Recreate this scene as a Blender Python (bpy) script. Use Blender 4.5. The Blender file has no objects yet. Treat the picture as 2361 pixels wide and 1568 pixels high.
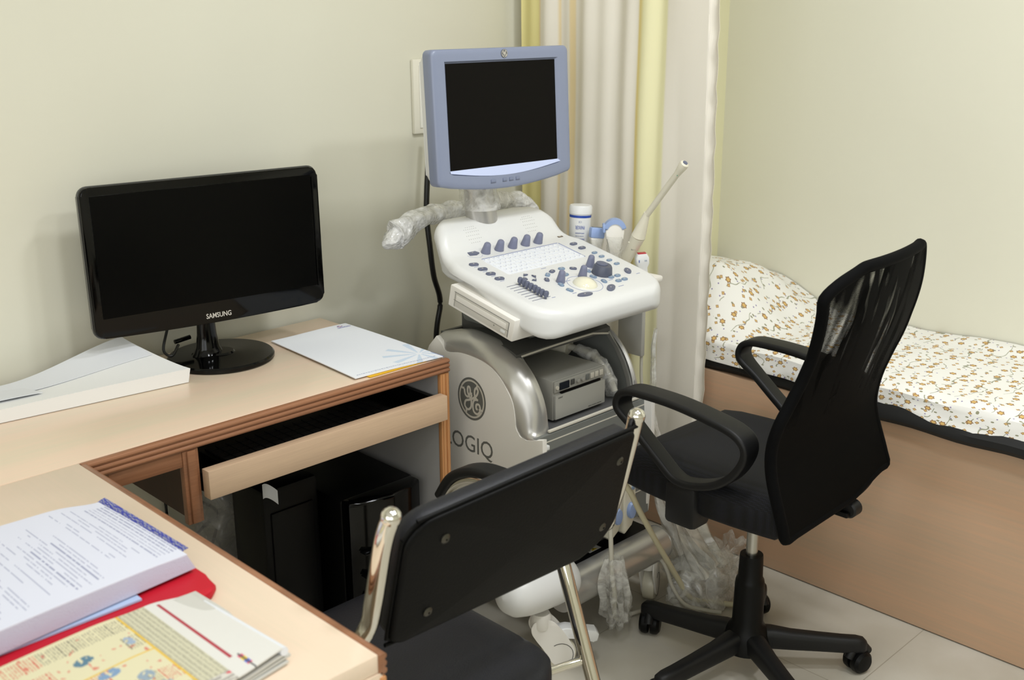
import bpy, bmesh, math, random
from mathutils import Matrix, Vector, Euler, noise
random.seed(4)
SC = bpy.context.scene
COL = SC.collection
PI = math.pi

# ------------------------------------------------------------------ camera, light, exposure
cam_data = bpy.data.cameras.new('camera')
cam = bpy.data.objects.new('camera', cam_data); COL.objects.link(cam)
_X = Vector((3875 - 1180.5, 784, -2550)).normalized()
_Z = -Vector((1250 - 1180.5, -(9100 - 784), -2550)); _Z = (_Z - _X * _Z.dot(_X)).normalized()
_Y = _Z.cross(_X)
W = Matrix((_X, _Y, _Z))                       # world axes in camera space; rows -> world = W @ cam
cam.matrix_world = Matrix.Translation((0, 0, 1.60)) @ W.to_4x4()
cam_data.sensor_width = 36.0; cam_data.sensor_fit = 'HORIZONTAL'
cam_data.lens = 2550 / 2361 * 36
cam_data.clip_start = 0.05
cam_data.dof.use_dof = True
cam_data.dof.focus_distance = 2.65
cam_data.dof.aperture_fstop = 4.8
SC.camera = cam

world = bpy.data.worlds.new('world'); SC.world = world; world.use_nodes = True
bg = world.node_tree.nodes['Background']
bg.inputs[0].default_value = (0.9, 0.95, 1.0, 1); bg.inputs[1].default_value = 0.25
SC.view_settings.view_transform = 'Standard'
SC.view_settings.look = 'None'
SC.view_settings.gamma = 1
SC.view_settings.use_curve_mapping = False
SC.view_settings.exposure = 0.26

def area(name, loc, size, power, color=(1, 1, 1), rot=(0, 0, 0), sy=None):
    d = bpy.data.lights.new(name, 'AREA'); d.energy = power; d.color = color
    d.shape = 'RECTANGLE'; d.size = size; d.size_y = sy or size
    o = bpy.data.objects.new(name, d); o.location = loc; o.rotation_euler = rot; COL.objects.link(o); return o
for lx, ly, p in ((1.05, 0.05, 8), (1.05, 0.95, 7), (2.0, 0.05, 12.5), (2.0, 0.95, 12)):
    area('ceiling_lamp', (lx, ly, 2.735), 0.26, p, (0.94, 0.965, 1.0))
area('near_fill', (-0.9, -1.3, 1.7), 1.6, 20, (0.92, 0.96, 1.0), (math.radians(80), 0, math.radians(-45)))  # added fill from behind the viewer, no doorway is built here
area('left_fill', (-1.45, 0.5, 1.5), 1.5, 15, (0.94, 0.97, 1.0), (math.radians(85), 0, math.radians(-80)))  # added fill that brightens faces turned left, no window is built here

# ------------------------------------------------------------------ materials
def s2l(c):
    return tuple(((v / 12.92) if v <= 0.04045 else ((v + 0.055) / 1.055) ** 2.4) for v in c)
def C(r, g, b): return s2l((r / 255, g / 255, b / 255)) + (1,)
def mat(name, col, rough=0.5, metal=0.0, spec=0.5, coat=0.0, bump=None, alpha=None, trans=None, emit=None):
    m = bpy.data.materials.new(name); m.use_nodes = True
    nt = m.node_tree; b = nt.nodes['Principled BSDF']
    b.inputs['Base Color'].default_value = col
    b.inputs['Roughness'].default_value = rough; b.inputs['Metallic'].default_value = metal
    b.inputs['Specular IOR Level'].default_value = spec
    b.inputs['Coat Weight'].default_value = coat; b.inputs['Coat Roughness'].default_value = 0.08
    if bump:
        tc = nt.nodes.new('ShaderNodeTexCoord'); n = nt.nodes.new('ShaderNodeTexNoise')
        n.inputs['Scale'].default_value = bump[0]; n.inputs['Detail'].default_value = 3
        bp = nt.nodes.new('ShaderNodeBump'); bp.inputs['Strength'].default_value = bump[1]; bp.inputs['Distance'].default_value = 0.002
        nt.links.new(tc.outputs['Object'], n.inputs['Vector']); nt.links.new(n.outputs['Fac'], bp.inputs['Height'])
        nt.links.new(bp.outputs['Normal'], b.inputs['Normal'])
    return m
class NT:
    def __init__(s, m): s.m = m; s.nt = m.node_tree; s.b = s.nt.nodes['Principled BSDF']
    def n(s, t, **kw):
        x = s.nt.nodes.new(t)
        for k, v in kw.items(): setattr(x, k, v)
        return x
    def l(s, a, b): s.nt.links.new(a, b)
    def math(s, op, a, b=None, clamp=False):
        x = s.n('ShaderNodeMath', operation=op, use_clamp=clamp)
        for i, v in enumerate((a, b)):
            if v is None: continue
            if isinstance(v, (int, float)): x.inputs[i].default_value = v
            else: s.l(v, x.inputs[i])
        return x.outputs[0]
    def mix(s, f, a, b):
        x = s.n('ShaderNodeMix', data_type='RGBA')
        if isinstance(f, (int, float)): x.inputs[0].default_value = f
        else: s.l(f, x.inputs[0])
        for i, v in ((6, a), (7, b)):
            if isinstance(v, tuple): x.inputs[i].default_value = v
            else: s.l(v, x.inputs[i])
        return x.outputs[2]
    def ramp(s, f, stops):
        x = s.n('ShaderNodeValToRGB'); s.l(f, x.inputs[0]); e = x.color_ramp.elements
        while len(e) < len(stops): e.new(0.5)
        for el, (p, c) in zip(e, stops): el.position = p; el.color = c
        return x.outputs[0]

def wood(name, c1, c2, axis=0, rough=0.35, scale=1.0, coat=0.15):
    m = mat(name, c1, rough, coat=coat); t = NT(m)
    tc = t.n('ShaderNodeTexCoord'); mp = t.n('ShaderNodeMapping')
    sc = [22 * scale] * 3; sc[axis] = 0.9 * scale; mp.inputs['Scale'].default_value = sc
    t.l(tc.outputs['Object'], mp.inputs['Vector'])
    n1 = t.n('ShaderNodeTexNoise'); n1.inputs['Scale'].default_value = 0.35; n1.inputs['Detail'].default_value = 3
    n2 = t.n('ShaderNodeTexNoise'); n2.inputs['Scale'].default_value = 7.0; n2.inputs['Detail'].default_value = 5
    t.l(mp.outputs[0], n1.inputs['Vector']); t.l(mp.outputs[0], n2.inputs['Vector'])
    f = t.math('ADD', t.math('MULTIPLY', n1.outputs[0], 0.7), t.math('MULTIPLY', n2.outputs[0], 0.3))
    t.l(t.ramp(f, [(0.36, c1), (0.62, c2)]), t.b.inputs['Base Color'])
    return m

M = {}
def wallmat():
    m = mat('wall_paint', C(228, 225, 205), 0.42, spec=0.35); t = NT(m)
    tc = t.n('ShaderNodeTexCoord')
    n = t.n('ShaderNodeTexNoise'); n.inputs['Scale'].default_value = 1.1; n.inputs['Detail'].default_value = 2
    t.l(tc.outputs['Object'], n.inputs['Vector'])
    t.l(t.ramp(n.outputs[0], [(0.3, C(221, 218, 200)), (0.7, C(227, 225, 208))]), t.b.inputs['Base Color'])
    n2 = t.n('ShaderNodeTexNoise'); n2.inputs['Scale'].default_value = 14; t.l(tc.outputs['Object'], n2.inputs['Vector'])
    bp = t.n('ShaderNodeBump'); bp.inputs['Strength'].default_value = 0.12; bp.inputs['Distance'].default_value = 0.004
    t.l(n2.outputs[0], bp.inputs['Height']); t.l(bp.outputs[0], t.b.inputs['Normal'])
    return m
M['wall'] = wallmat()
M['wall_bounce'] = mat('wall_paint_bounce_tint', C(232, 228, 190), 0.45)  # yellowish bounced light at the room corner put into the wall colour
M['ceiling'] = mat('ceiling_paint', C(235, 235, 230), 0.7)
def floormat():
    m = mat('floor_tile', C(196, 190, 176), 0.32, spec=0.4); t = NT(m)
    tc = t.n('ShaderNodeTexCoord'); br = t.n('ShaderNodeTexBrick')
    br.offset = 0.0; br.inputs['Scale'].default_value = 1.0
    br.inputs['Brick Width'].default_value = 0.6; br.inputs['Row Height'].default_value = 0.6
    br.inputs['Mortar Size'].default_value = 0.0014
    br.inputs['Color1'].default_value = C(199, 194, 181); br.inputs['Color2'].default_value = C(194, 188, 174)
    br.inputs['Mortar'].default_value = C(168, 161, 146)
    mp = t.n('ShaderNodeMapping'); mp.inputs['Location'].default_value = (0.18, 0.12, 0)
    t.l(tc.outputs['Object'], mp.inputs['Vector']); t.l(mp.outputs[0], br.inputs['Vector'])
    n = t.n('ShaderNodeTexNoise'); n.inputs['Scale'].default_value = 5; n.inputs['Detail'].default_value = 6
    t.l(tc.outputs['Object'], n.inputs['Vector'])
    d = t.ramp(n.outputs[0], [(0.35, (0.86, 0.84, 0.80, 1)), (0.6, (1, 1, 1, 1))])
    mx = t.n('ShaderNodeMix', data_type='RGBA', blend_type='MULTIPLY'); mx.inputs[0].default_value = 0.7
    t.l(br.outputs[0], mx.inputs[6]); t.l(d, mx.inputs[7]); t.l(mx.outputs[2], t.b.inputs['Base Color'])
    return m
M['floor'] = floormat()
LW1, LW2 = C(238, 212, 180), C(232, 190, 158)
M['lam_x'] = wood('beech_laminate', C(226, 210, 184), C(238, 210, 186), 0, 0.33)
M['lam_y'] = wood('beech_laminate_return', C(229, 211, 186), C(238, 214, 190), 1, 0.33)
M['bedwood'] = wood('bed_laminate', C(186, 162, 136), C(208, 168, 136), 1, 0.42, 0.9, 0.05)
M['trim'] = wood('teak_trim', C(132, 88, 60), C(160, 110, 78), 0, 0.35, 2.0)
M['trim_v'] = wood('teak_trim_light', C(186, 128, 78), C(208, 152, 100), 2, 0.4, 2.0)
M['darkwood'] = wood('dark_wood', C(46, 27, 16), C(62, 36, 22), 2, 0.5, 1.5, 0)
M['drawerwood'] = wood('raw_drawer_wood', C(196, 166, 138), C(214, 184, 152), 0, 0.6, 1.6, 0)
M['greypanel'] = mat('grey_panel', C(176, 174, 172), 0.6, bump=(60, 0.2))
M['black'] = mat('black_plastic', C(6, 6, 6), 0.4, spec=0.18)
M['black_soft'] = mat('black_soft_plastic', C(16, 16, 17), 0.5, spec=0.35)
M['gloss'] = mat('gloss_black', C(3, 3, 3), 0.10, spec=0.22, coat=0.1)
M['screen'] = mat('screen_black', C(3, 3, 3), 0.3, spec=0.12)
M['screen2'] = mat('screen_warm_black', C(15, 13, 11), 0.5, spec=0.08)
M['chrome'] = mat('chrome', C(225, 222, 214), 0.07, 1.0)
M['steel'] = mat('steel', C(180, 178, 172), 0.28, 1.0)
M['bolt'] = mat('dull_bolt', C(90, 88, 82), 0.35, 1.0)
M['leather'] = mat('black_leatherette', C(8, 8, 8), 0.5, spec=0.13, bump=(260, 0.25))
M['leather_seat'] = mat('seat_leatherette', C(27, 28, 34), 0.45, spec=0.35, bump=(300, 0.3))
M['white'] = mat('white_plastic', C(226, 226, 224), 0.32)
M['white_warm'] = mat('warm_white_plastic', C(236, 232, 224), 0.4)
M['seam'] = mat('seam_grey', C(120, 118, 114), 0.6)
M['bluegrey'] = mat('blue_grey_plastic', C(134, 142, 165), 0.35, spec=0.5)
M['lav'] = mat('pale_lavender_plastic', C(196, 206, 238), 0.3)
M['silver'] = mat('silver_paint', C(196, 194, 190), 0.33, 0.7)
M['silver_grey'] = mat('silver_grey_paint', C(140, 139, 134), 0.45, 0.3)
M['dgrey'] = mat('dark_grey_plastic', C(74, 74, 71), 0.45)
M['mgrey'] = mat('mid_grey_plastic', C(112, 114, 110), 0.4)
M['prn'] = mat('printer_grey', C(158, 156, 148), 0.5)
M['knob'] = mat('slate_knob', C(122, 126, 150), 0.42)
M['key'] = mat('slate_key', C(98, 103, 124), 0.4)
M['key2'] = mat('light_slate_key', C(128, 148, 172), 0.4)
M['ink'] = mat('grey_ink', C(104, 104, 98), 0.5)
M['ink_blue'] = mat('blue_ink', C(34, 70, 160), 0.45)
M['ink_slate'] = mat('slate_ink', C(150, 158, 190), 0.5)
M['ink_light'] = mat('cream_ink', C(206, 200, 186), 0.5)
M['ball'] = mat('trackball_ivory', C(232, 228, 205), 0.12, coat=0.5)
M['probeblue'] = mat('probe_blue', C(150, 172, 216), 0.35)
M['cream'] = mat('cream_plastic', C(226, 220, 200), 0.38)
M['red'] = mat('red_rubber', C(176, 40, 56), 0.4)
M['redfolder'] = mat('red_folder', C(196, 24, 44), 0.5, spec=0.3)
M['paper'] = mat('white_paper', C(226, 228, 232), 0.75, spec=0.2)
M['paper_blue'] = mat('bluish_paper', C(178, 196, 228), 0.7)
M['yellow'] = mat('yellow_file', C(232, 182, 40), 0.6)
M['cable'] = mat('black_cable', C(14, 14, 14), 0.4)
M['cable_w'] = mat('grey_white_cable', C(196, 192, 178), 0.5)
M['cable_y'] = mat('cream_cable', C(208, 200, 168), 0.55)
M['foam'] = mat('black_band', C(22, 22, 22), 0.7)
M['warn'] = mat('warning_yellow', C(196, 170, 40), 0.5)
M['warnwhite'] = mat('label_white', C(205, 203, 196), 0.5)
M['outlet'] = mat('switch_plate', C(232, 228, 212), 0.35)
M['satin'] = mat('display_dark', C(34, 38, 44), 0.2)

def plastic(name, opacity=0.35, col=(0.85, 0.84, 0.8, 1), scale=40, rough=0.12):
    m = bpy.data.materials.new(name); m.use_nodes = True; nt = m.node_tree; nt.nodes.clear()
    out = nt.nodes.new('ShaderNodeOutputMaterial')
    tr = nt.nodes.new('ShaderNodeBsdfTransparent'); tr.inputs[0].default_value = (0.93, 0.93, 0.91, 1)
    pb = nt.nodes.new('ShaderNodeBsdfPrincipled'); pb.inputs['Base Color'].default_value = col
    pb.inputs['Roughness'].default_value = rough; pb.inputs['Specular IOR Level'].default_value = 0.9
    mx = nt.nodes.new('ShaderNodeMixShader')
    tc = nt.nodes.new('ShaderNodeTexCoord')
    n = nt.nodes.new('ShaderNodeTexNoise'); n.inputs['Scale'].default_value = scale; n.inputs['Detail'].default_value = 4
    n.inputs['Distortion'].default_value = 1.2
    nt.links.new(tc.outputs['Object'], n.inputs['Vector'])
    mr = nt.nodes.new('ShaderNodeMapRange'); mr.inputs[1].default_value = 0.35; mr.inputs[2].default_value = 0.7
    mr.inputs[3].default_value = max(0, opacity - 0.18); mr.inputs[4].default_value = min(1, opacity + 0.25)
    nt.links.new(n.outputs[0], mr.inputs[0]); nt.links.new(mr.outputs[0], mx.inputs[0])
    bp = nt.nodes.new('ShaderNodeBump'); bp.inputs['Strength'].default_value = 0.5; bp.inputs['Distance'].default_value = 0.004
    nt.links.new(n.outputs[0], bp.inputs['Height']); nt.links.new(bp.outputs[0], pb.inputs['Normal'])
    nt.links.new(tr.outputs[0], mx.inputs[1]); nt.links.new(pb.outputs[0], mx.inputs[2])
    nt.links.new(mx.outputs[0], out.inputs[0]); return m
M['film'] = plastic('clear_plastic_film', 0.34, (0.9, 0.89, 0.86, 1), scale=26)
M['film2'] = plastic('cloudy_plastic_film', 0.55, (0.90, 0.88, 0.82, 1), 18)
M['film_dark'] = plastic('grey_plastic_bag', 0.45, (0.42, 0.42, 0.42, 1), 14, 0.2)
def bubblewrap():
    m = plastic('bubble_wrap', 0.8, (1.0, 1.0, 1.0, 1), 30, 0.15)
    nt = m.node_tree; v = nt.nodes.new('ShaderNodeTexVoronoi'); v.inputs['Scale'].default_value = 105
    tc = [n for n in nt.nodes if n.type == 'TEX_COORD'][0]; bp = [n for n in nt.nodes if n.type == 'BUMP'][0]
    nt.links.new(tc.outputs['Object'], v.inputs['Vector']); nt.links.new(v.outputs['Distance'], bp.inputs['Height'])
    bp.inputs['Distance'].default_value = 0.006; bp.inputs['Strength'].default_value = 0.5; return m
M['bubble'] = bubblewrap()

def meshcloth(name, cell=0.0032, hole=0.62, col=C(4, 4, 4), streak=True):
    """woven net: small square holes cut by the object's own coordinates"""
    m = bpy.data.materials.new(name); m.use_nodes = True; t = NT(m)
    t.b.inputs['Base Color'].default_value = col; t.b.inputs['Roughness'].default_value = 0.75
    t.b.inputs['Specular IOR Level'].default_value = 0.08
    tc = t.n('ShaderNodeTexCoord'); sp = t.n('ShaderNodeSeparateXYZ'); t.l(tc.outputs['Object'], sp.inputs[0])
    def wv(o):
        return t.math('ABSOLUTE', t.math('SINE', t.math('MULTIPLY', o, PI / cell)))
    f = t.math('MULTIPLY', t.math('GREATER_THAN', wv(sp.outputs[0]), 1 - hole), t.math('GREATER_THAN', wv(sp.outputs[2]), 1 - hole))
    tr = t.n('ShaderNodeBsdfTransparent'); mx = t.n('ShaderNodeMixShader')
    if streak:
        mp = t.n('ShaderNodeMapping'); mp.inputs['Rotation'].default_value = (0, math.radians(28), 0)
        mp.inputs['Scale'].default_value = (26, 1, 5)
        t.l(tc.outputs['Object'], mp.inputs[0]); n = t.n('ShaderNodeTexNoise'); n.inputs['Scale'].default_value = 1.0
        n.inputs['Detail'].default_value = 1; n.inputs['Distortion'].default_value = 0.6
        t.l(mp.outputs[0], n.inputs['Vector'])
        up = t.math('MULTIPLY', t.math('SUBTRACT', sp.outputs[2], 0.76), 12.0, True)
        f = t.math('MULTIPLY', f, t.math('MULTIPLY', up, t.math('MULTIPLY', t.math('SUBTRACT', n.outputs[0], 0.5), 7.0, True), True), True)
    t.l(f, mx.inputs[0]); t.l(t.b.outputs[0], mx.inputs[1]); t.l(tr.outputs[0], mx.inputs[2])
    out = [n for n in t.nt.nodes if n.type == 'OUTPUT_MATERIAL'][0]; t.l(mx.outputs[0], out.inputs[0])
    return m
M['net'] = meshcloth('black_net_fabric')
def seatcloth():
    m = mat('black_spacer_fabric', C(10, 10, 12), 0.7, spec=0.3); t = NT(m)
    tc = t.n('ShaderNodeTexCoord'); v = t.n('ShaderNodeTexVoronoi'); v.inputs['Scale'].default_value = 260; v.inputs['Randomness'].default_value = 0.1
    t.l(tc.outputs['Object'], v.inputs['Vector'])
    t.l(t.ramp(v.outputs['Distance'], [(0.2, C(24, 25, 34)), (0.55, C(6, 6, 7))]), t.b.inputs['Base Color'])
    return m
M['seatcloth'] = seatcloth()

def floral():
    m = mat('floral_cotton', C(238, 236, 230), 0.8, spec=0.2); t = NT(m)
    uv = t.n('ShaderNodeUVMap'); uv.uv_map = 'cloth'
    base = C(240, 238, 232); col = base
    def layer(col, scale, rnd, off, rad, petals, c_out, c_in, thr, rnd_gate):
        mp = t.n('ShaderNodeMapping'); mp.inputs['Location'].default_value = off; t.l(uv.outputs[0], mp.inputs[0])
        v = t.n('ShaderNodeTexVoronoi', voronoi_dimensions='2D'); v.inputs['Scale'].default_value = scale; v.inputs['Randomness'].default_value = rnd
        t.l(mp.outputs[0], v.inputs['Vector'])
        sub = t.n('ShaderNodeVectorMath', operation='SUBTRACT'); t.l(mp.outputs[0], sub.inputs[0]); t.l(v.outputs['Position'], sub.inputs[1])
        s = t.n('ShaderNodeSeparateXYZ'); t.l(sub.outputs[0], s.inputs[0])
        ang = t.math('ARCTAN2', s.outputs[1], s.outputs[0])
        pet = t.math('ADD', t.math('MULTIPLY', t.math('COSINE', t.math('MULTIPLY', ang, petals)), 0.14), 0.86)
        ln = t.n('ShaderNodeVectorMath', operation='LENGTH'); t.l(sub.outputs[0], ln.inputs[0])
        r = t.math('DIVIDE', ln.outputs['Value'], t.math('MULTIPLY', pet, rad))
        sc = t.n('ShaderNodeSeparateColor'); t.l(v.outputs['Color'], sc.inputs[0])
        gate = t.math('GREATER_THAN', sc.outputs[0], rnd_gate)
        f = t.math('MULTIPLY', t.math('LESS_THAN', r, 1.0), gate)
        inner = t.math('LESS_THAN', r, thr)
        c = t.mix(inner, c_out, c_in)
        return t.mix(f, col, c)
    # stems: thin wavy lines
    mp = t.n('ShaderNodeMapping'); mp.inputs['Scale'].default_value = (1, 1, 1); t.l(uv.outputs[0], mp.inputs[0])
    w = t.n('ShaderNodeTexWave', wave_type='BANDS', bands_direction='X'); w.inputs['Scale'].default_value = 4.4
    w.inputs['Distortion'].default_value = 5.0; w.inputs['Detail'].default_value = 1.0; w.inputs['Detail Scale'].default_value = 3.4
    t.l(mp.outputs[0], w.inputs['Vector'])
    n = t.n('ShaderNodeTexNoise'); n.inputs['Scale'].default_value = 22; t.l(uv.outputs[0], n.inputs['Vector'])
    stem = t.math('MULTIPLY', t.math('GREATER_THAN', w.outputs['Fac'], 0.994), t.math('GREATER_THAN', n.outputs[0], 0.47))
    col = t.mix(stem, base, C(160, 160, 138))
    col = layer(col, 30, 0.8, (0.3, 0.1, 0), 0.0026, 1, C(150, 140, 178), C(130, 118, 160), 0.5, 0.25)
    col = layer(col, 30, 0.9, (0.7, 0.4, 0), 0.0042, 2, C(150, 148, 122), C(150, 148, 122), 0.4, 0.5)
    col = layer(col, 30, 0.85, (1.3, 0.7, 0), 0.0056, 4, C(176, 140, 98), C(218, 186, 120), 0.5, 0.3)
    col = layer(col, 20, 0.75, (0.0, 0.0, 0), 0.0098, 6, C(150, 116, 82), C(218, 182, 114), 0.62, 0.2)
    t.l(col, t.b.inputs['Base Color'])
    return m
M['floral'] = floral()

def curtainmat():
    m = mat('curtain_cloth', C(236, 230, 214), 0.75, spec=0.25); t = NT(m)
    at = t.n('ShaderNodeUVMap'); at.uv_map = 'cloth'; s = t.n('ShaderNodeSeparateXYZ'); t.l(at.outputs[0], s.inputs[0])
    A, B, Cc, D = C(248, 242, 229), C(250, 240, 172), C(246, 226, 180), C(248, 243, 200)  # yellow bands put light showing through the layers into the cloth colour
    L = [(0.0, B), (0.112, B), (0.118, Cc), (0.13, A), (0.21, A), (0.222, Cc), (0.232, A), (0.27, A), (0.28, Cc), (0.30, Cc), (0.31, A),
         (0.635, A), (0.645, C(238, 218, 140)), (0.665, D), (0.76, D), (0.77, A), (1.0, A)]
    r = t.ramp(s.outputs[0], L)
    w = t.n('ShaderNodeTexWave', wave_type='BANDS', bands_direction='X'); w.inputs['Scale'].default_value = 60
    t.l(at.outputs[0], w.inputs['Vector'])
    mx = t.n('ShaderNodeMix', data_type='RGBA', blend_type='MULTIPLY'); mx.inputs[0].default_value = 0.04
    t.l(r, mx.inputs[6]); t.l(w.outputs['Color'], mx.inputs[7]); t.l(mx.outputs[2], t.b.inputs['Base Color'])
    tl = t.n('ShaderNodeBsdfTranslucent'); t.l(mx.outputs[2], tl.inputs[0])
    ms = t.n('ShaderNodeMixShader'); ms.inputs[0].default_value = 0.15
    out = [n for n in t.nt.nodes if n.type == 'OUTPUT_MATERIAL'][0]
    t.l(t.b.outputs[0], ms.inputs[1]); t.l(tl.outputs[0], ms.inputs[2]); t.l(ms.outputs[0], out.inputs[0])
    return m
M['curtain'] = curtainmat()
def printed():
    m = mat('printed_paper', (1, 1, 1, 1), 0.7, spec=0.25); t = NT(m)
    a = t.n('ShaderNodeVertexColor'); a.layer_name = 'print'; t.l(a.outputs[0], t.b.inputs['Base Color']); return m
M['print'] = printed()

# ------------------------------------------------------------------ object helpers
MW = {}
def thing(name, label, cat, loc=(0, 0, 0), rotz=0.0, group=None, rot=None):
    o = bpy.data.objects.new(name, None); COL.objects.link(o)
    o.empty_display_size = 0.05
    o.location = loc; o.rotation_euler = rot or (0, 0, rotz)
    o['label'] = label; o['category'] = cat
    if group: o['group'] = group
    MW[o] = Matrix.Translation(loc) @ Euler(rot or (0, 0, rotz)).to_matrix().to_4x4()
    return o
def part(name, bm, m, parent=None, world=True, smooth=35, mats=None, label=None):
    """links bm as ONE mesh; vertices given in world coordinates unless world=False (parent's own space)"""
    if parent is not None and world: bm.transform(MW[parent].inverted())
    me = bpy.data.meshes.new(name); bmesh.ops.recalc_face_normals(bm, faces=bm.faces[:]) if not getattr(part, 'norecalc', False) else None
    bm.to_mesh(me); bm.free()
    for mm in (mats or [m]): me.materials.append(mm)
    if smooth:
        me.shade_smooth(); me.set_sharp_from_angle(angle=math.radians(smooth))
    o = bpy.data.objects.new(name, me); COL.objects.link(o)
    if parent is not None: o.parent = parent; MW[o] = MW[parent]
    else: MW[o] = Matrix.Identity(4)
    if label: o['label'] = label
    return o
def solo(name, bm, m, label, cat, group=None, **kw):
    """a thing that is one mesh: origin moved to the middle of its base"""
    xs = [v.co.x for v in bm.verts]; ys = [v.co.y for v in bm.verts]; zs = [v.co.z for v in bm.verts]
    loc = Vector(((min(xs) + max(xs)) / 2, (min(ys) + max(ys)) / 2, min(zs)))
    bm.transform(Matrix.Translation(-loc))
    o = part(name, bm, m, **kw); o.location = loc; MW[o] = Matrix.Translation(loc)
    o['label'] = label; o['category'] = cat
    if group: o['group'] = group
    return o
def struct(name, bm, m, **kw):
    o = part(name, bm, m, **kw); o['kind'] = 'structure'; return o
def B(): return bmesh.new()
def _new(bm, vs, T):
    if T is not None: bmesh.ops.transform(bm, matrix=T, verts=vs)
def box(bm, x0, x1, y0, y1, z0, z1, r=0, seg=2, T=None):
    g = bmesh.ops.create_cube(bm, size=1)['verts']
    bmesh.ops.transform(bm, matrix=Matrix.Translation(((x0 + x1) / 2, (y0 + y1) / 2, (z0 + z1) / 2)) @ Matrix.Diagonal((abs(x1 - x0), abs(y1 - y0), abs(z1 - z0), 1)), verts=g)
    if r > 0:
        es = list({e for v in g for e in v.link_edges})
        res = bmesh.ops.bevel(bm, geom=es, offset=r, segments=seg, profile=0.5, affect='EDGES')
        g = list({v for f in res['faces'] for v in f.verts} | {v for v in g if v.is_valid})
    _new(bm, g, T); return bm
def lathe(bm, prof, T=None, seg=32, sx=1, sy=1, cap=True):
    rings = []
    for r, z in prof:
        rings.append([bm.verts.new((r * sx * math.cos(a * 2 * PI / seg), r * sy * math.sin(a * 2 * PI / seg), z)) for a in range(seg)])
    for i in range(len(rings) - 1):
        for a in range(seg):
            bm.faces.new((rings[i][a], rings[i][(a + 1) % seg], rings[i + 1][(a + 1) % seg], rings[i + 1][a]))
    if cap:
        bm.faces.new(rings[0][::-1]); bm.faces.new(rings[-1])
    _new(bm, [v for r in rings for v in r], T); return bm
def along(p, q):
    """matrix taking +Z to the direction p->q, origin at p"""
    d = (Vector(q) - Vector(p)); return Matrix.Translation(p) @ d.to_track_quat('Z', 'Y').to_matrix().to_4x4()
def rod(bm, p, q, r, r2=None, seg=16):
    d = (Vector(q) - Vector(p)).length; return lathe(bm, [(r, 0), (r2 if r2 is not None else r, d)], along(p, q), seg)
def spline(pts, n=8, closed=False):
    P = [Vector(p) for p in pts]; out = []
    N = len(P); rng = N if closed else N - 1
    for i in range(rng):
        if closed: a, b, c, d = P[(i - 1) % N], P[i], P[(i + 1) % N], P[(i + 2) % N]
        else: a, b, c, d = P[max(i - 1, 0)], P[i], P[i + 1], P[min(i + 2, N - 1)]
        for k in range(n):
            t = k / n
            out.append(0.5 * ((2 * b) + (c - a) * t + (2 * a - 5 * b + 4 * c - d) * t * t + (3 * b - a - 3 * c + d) * t ** 3))
    if not closed: out.append(P[-1].copy())
    return out
def sweep(bm, pts, sec, up=(0, 0, 1), closed=False, cap=True, jitter=0, jf=20):
    """sweep a section (function i/n -> list of (a,b)) along pts; a is sideways, b is along 'up'"""
    n = len(pts); rings = []; up = Vector(up)
    for i, p in enumerate(pts):
        if closed: t = pts[(i + 1) % n] - pts[(i - 1) % n]
        else: t = pts[min(i + 1, n - 1)] - pts[max(i - 1, 0)]
        t.normalize(); s = t.cross(up)
        if s.length < 1e-4: s = Vector((1, 0, 0))
        s.normalize(); u = s.cross(t).normalized()
        ring = []
        for a, b in sec(i / max(n - 1, 1)):
            co = p + s * a + u * b
            if jitter:
                co += Vector((noise.noise(co * jf), noise.noise(co * jf + Vector((9, 3, 1))), noise.noise(co * jf + Vector((2, 7, 5))))) * jitter
            ring.append(bm.verts.new(co))
        rings.append(ring)
    m = len(rings[0]); R = n if closed else n - 1
    for i in range(R):
        A, Bq = rings[i], rings[(i + 1) % n]
        for k in range(m): bm.faces.new((A[k], A[(k + 1) % m], Bq[(k + 1) % m], Bq[k]))
    if cap and not closed:
        bm.faces.new(rings[0][::-1]); bm.faces.new(rings[-1])
    return bm
def circ(r, seg=12, ry=None):
    ry = ry or r
    return [(r * math.cos(2 * PI * k / seg), ry * math.sin(2 * PI * k / seg)) for k in range(seg)]
def tube(bm, pts, r, seg=12, n=8, up=(0, 0, 1), closed=False, jitter=0, jf=20, smooth=True):
    P = spline(pts, n, closed) if smooth else [Vector(p) for p in pts]
    if callable(r): return sweep(bm, P, lambda t: circ(r(t), seg), up, closed, True, jitter, jf)
    return sweep(bm, P, lambda t: circ(r, seg), up, closed, True, jitter, jf)
def rrect(w, h, r, n=4):
    """rounded rectangle section, w x h"""
    o = []
    for cx, cy, a0 in ((w / 2 - r, h / 2 - r, 0), (-w / 2 + r, h / 2 - r, 90), (-w / 2 + r, -h / 2 + r, 180), (w / 2 - r, -h / 2 + r, 270)):
        for k in range(n + 1):
            a = math.radians(a0 + 90 * k / n); o.append((cx + r * math.cos(a), cy + r * math.sin(a)))
    return o
def prism(bm, outline, f0, f1, bev=0, seg=3):
    """outline points mapped by f0 and f1 to the two faces"""
    a = [bm.verts.new(f0(*p)) for p in outline]; b = [bm.verts.new(f1(*p)) for p in outline]
    n = len(outline); fa = bm.faces.new(a); fb = bm.faces.new(b[::-1])
    for i in range(n): bm.faces.new((a[i], b[i], b[(i + 1) % n], a[(i + 1) % n]))
    if bev:
        es = list(fa.edges) + list(fb.edges)
        bmesh.ops.bevel(bm, geom=es, offset=bev, segments=seg, profile=0.5, affect='EDGES')
    return bm
def plate(bm, outline, T, th, bev=0):
    """outline in local XY, extruded th along local Z, placed by T"""
    return prism(bm, outline, lambda x, y: T @ Vector((x, y, 0)), lambda x, y: T @ Vector((x, y, th)), bev)
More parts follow.
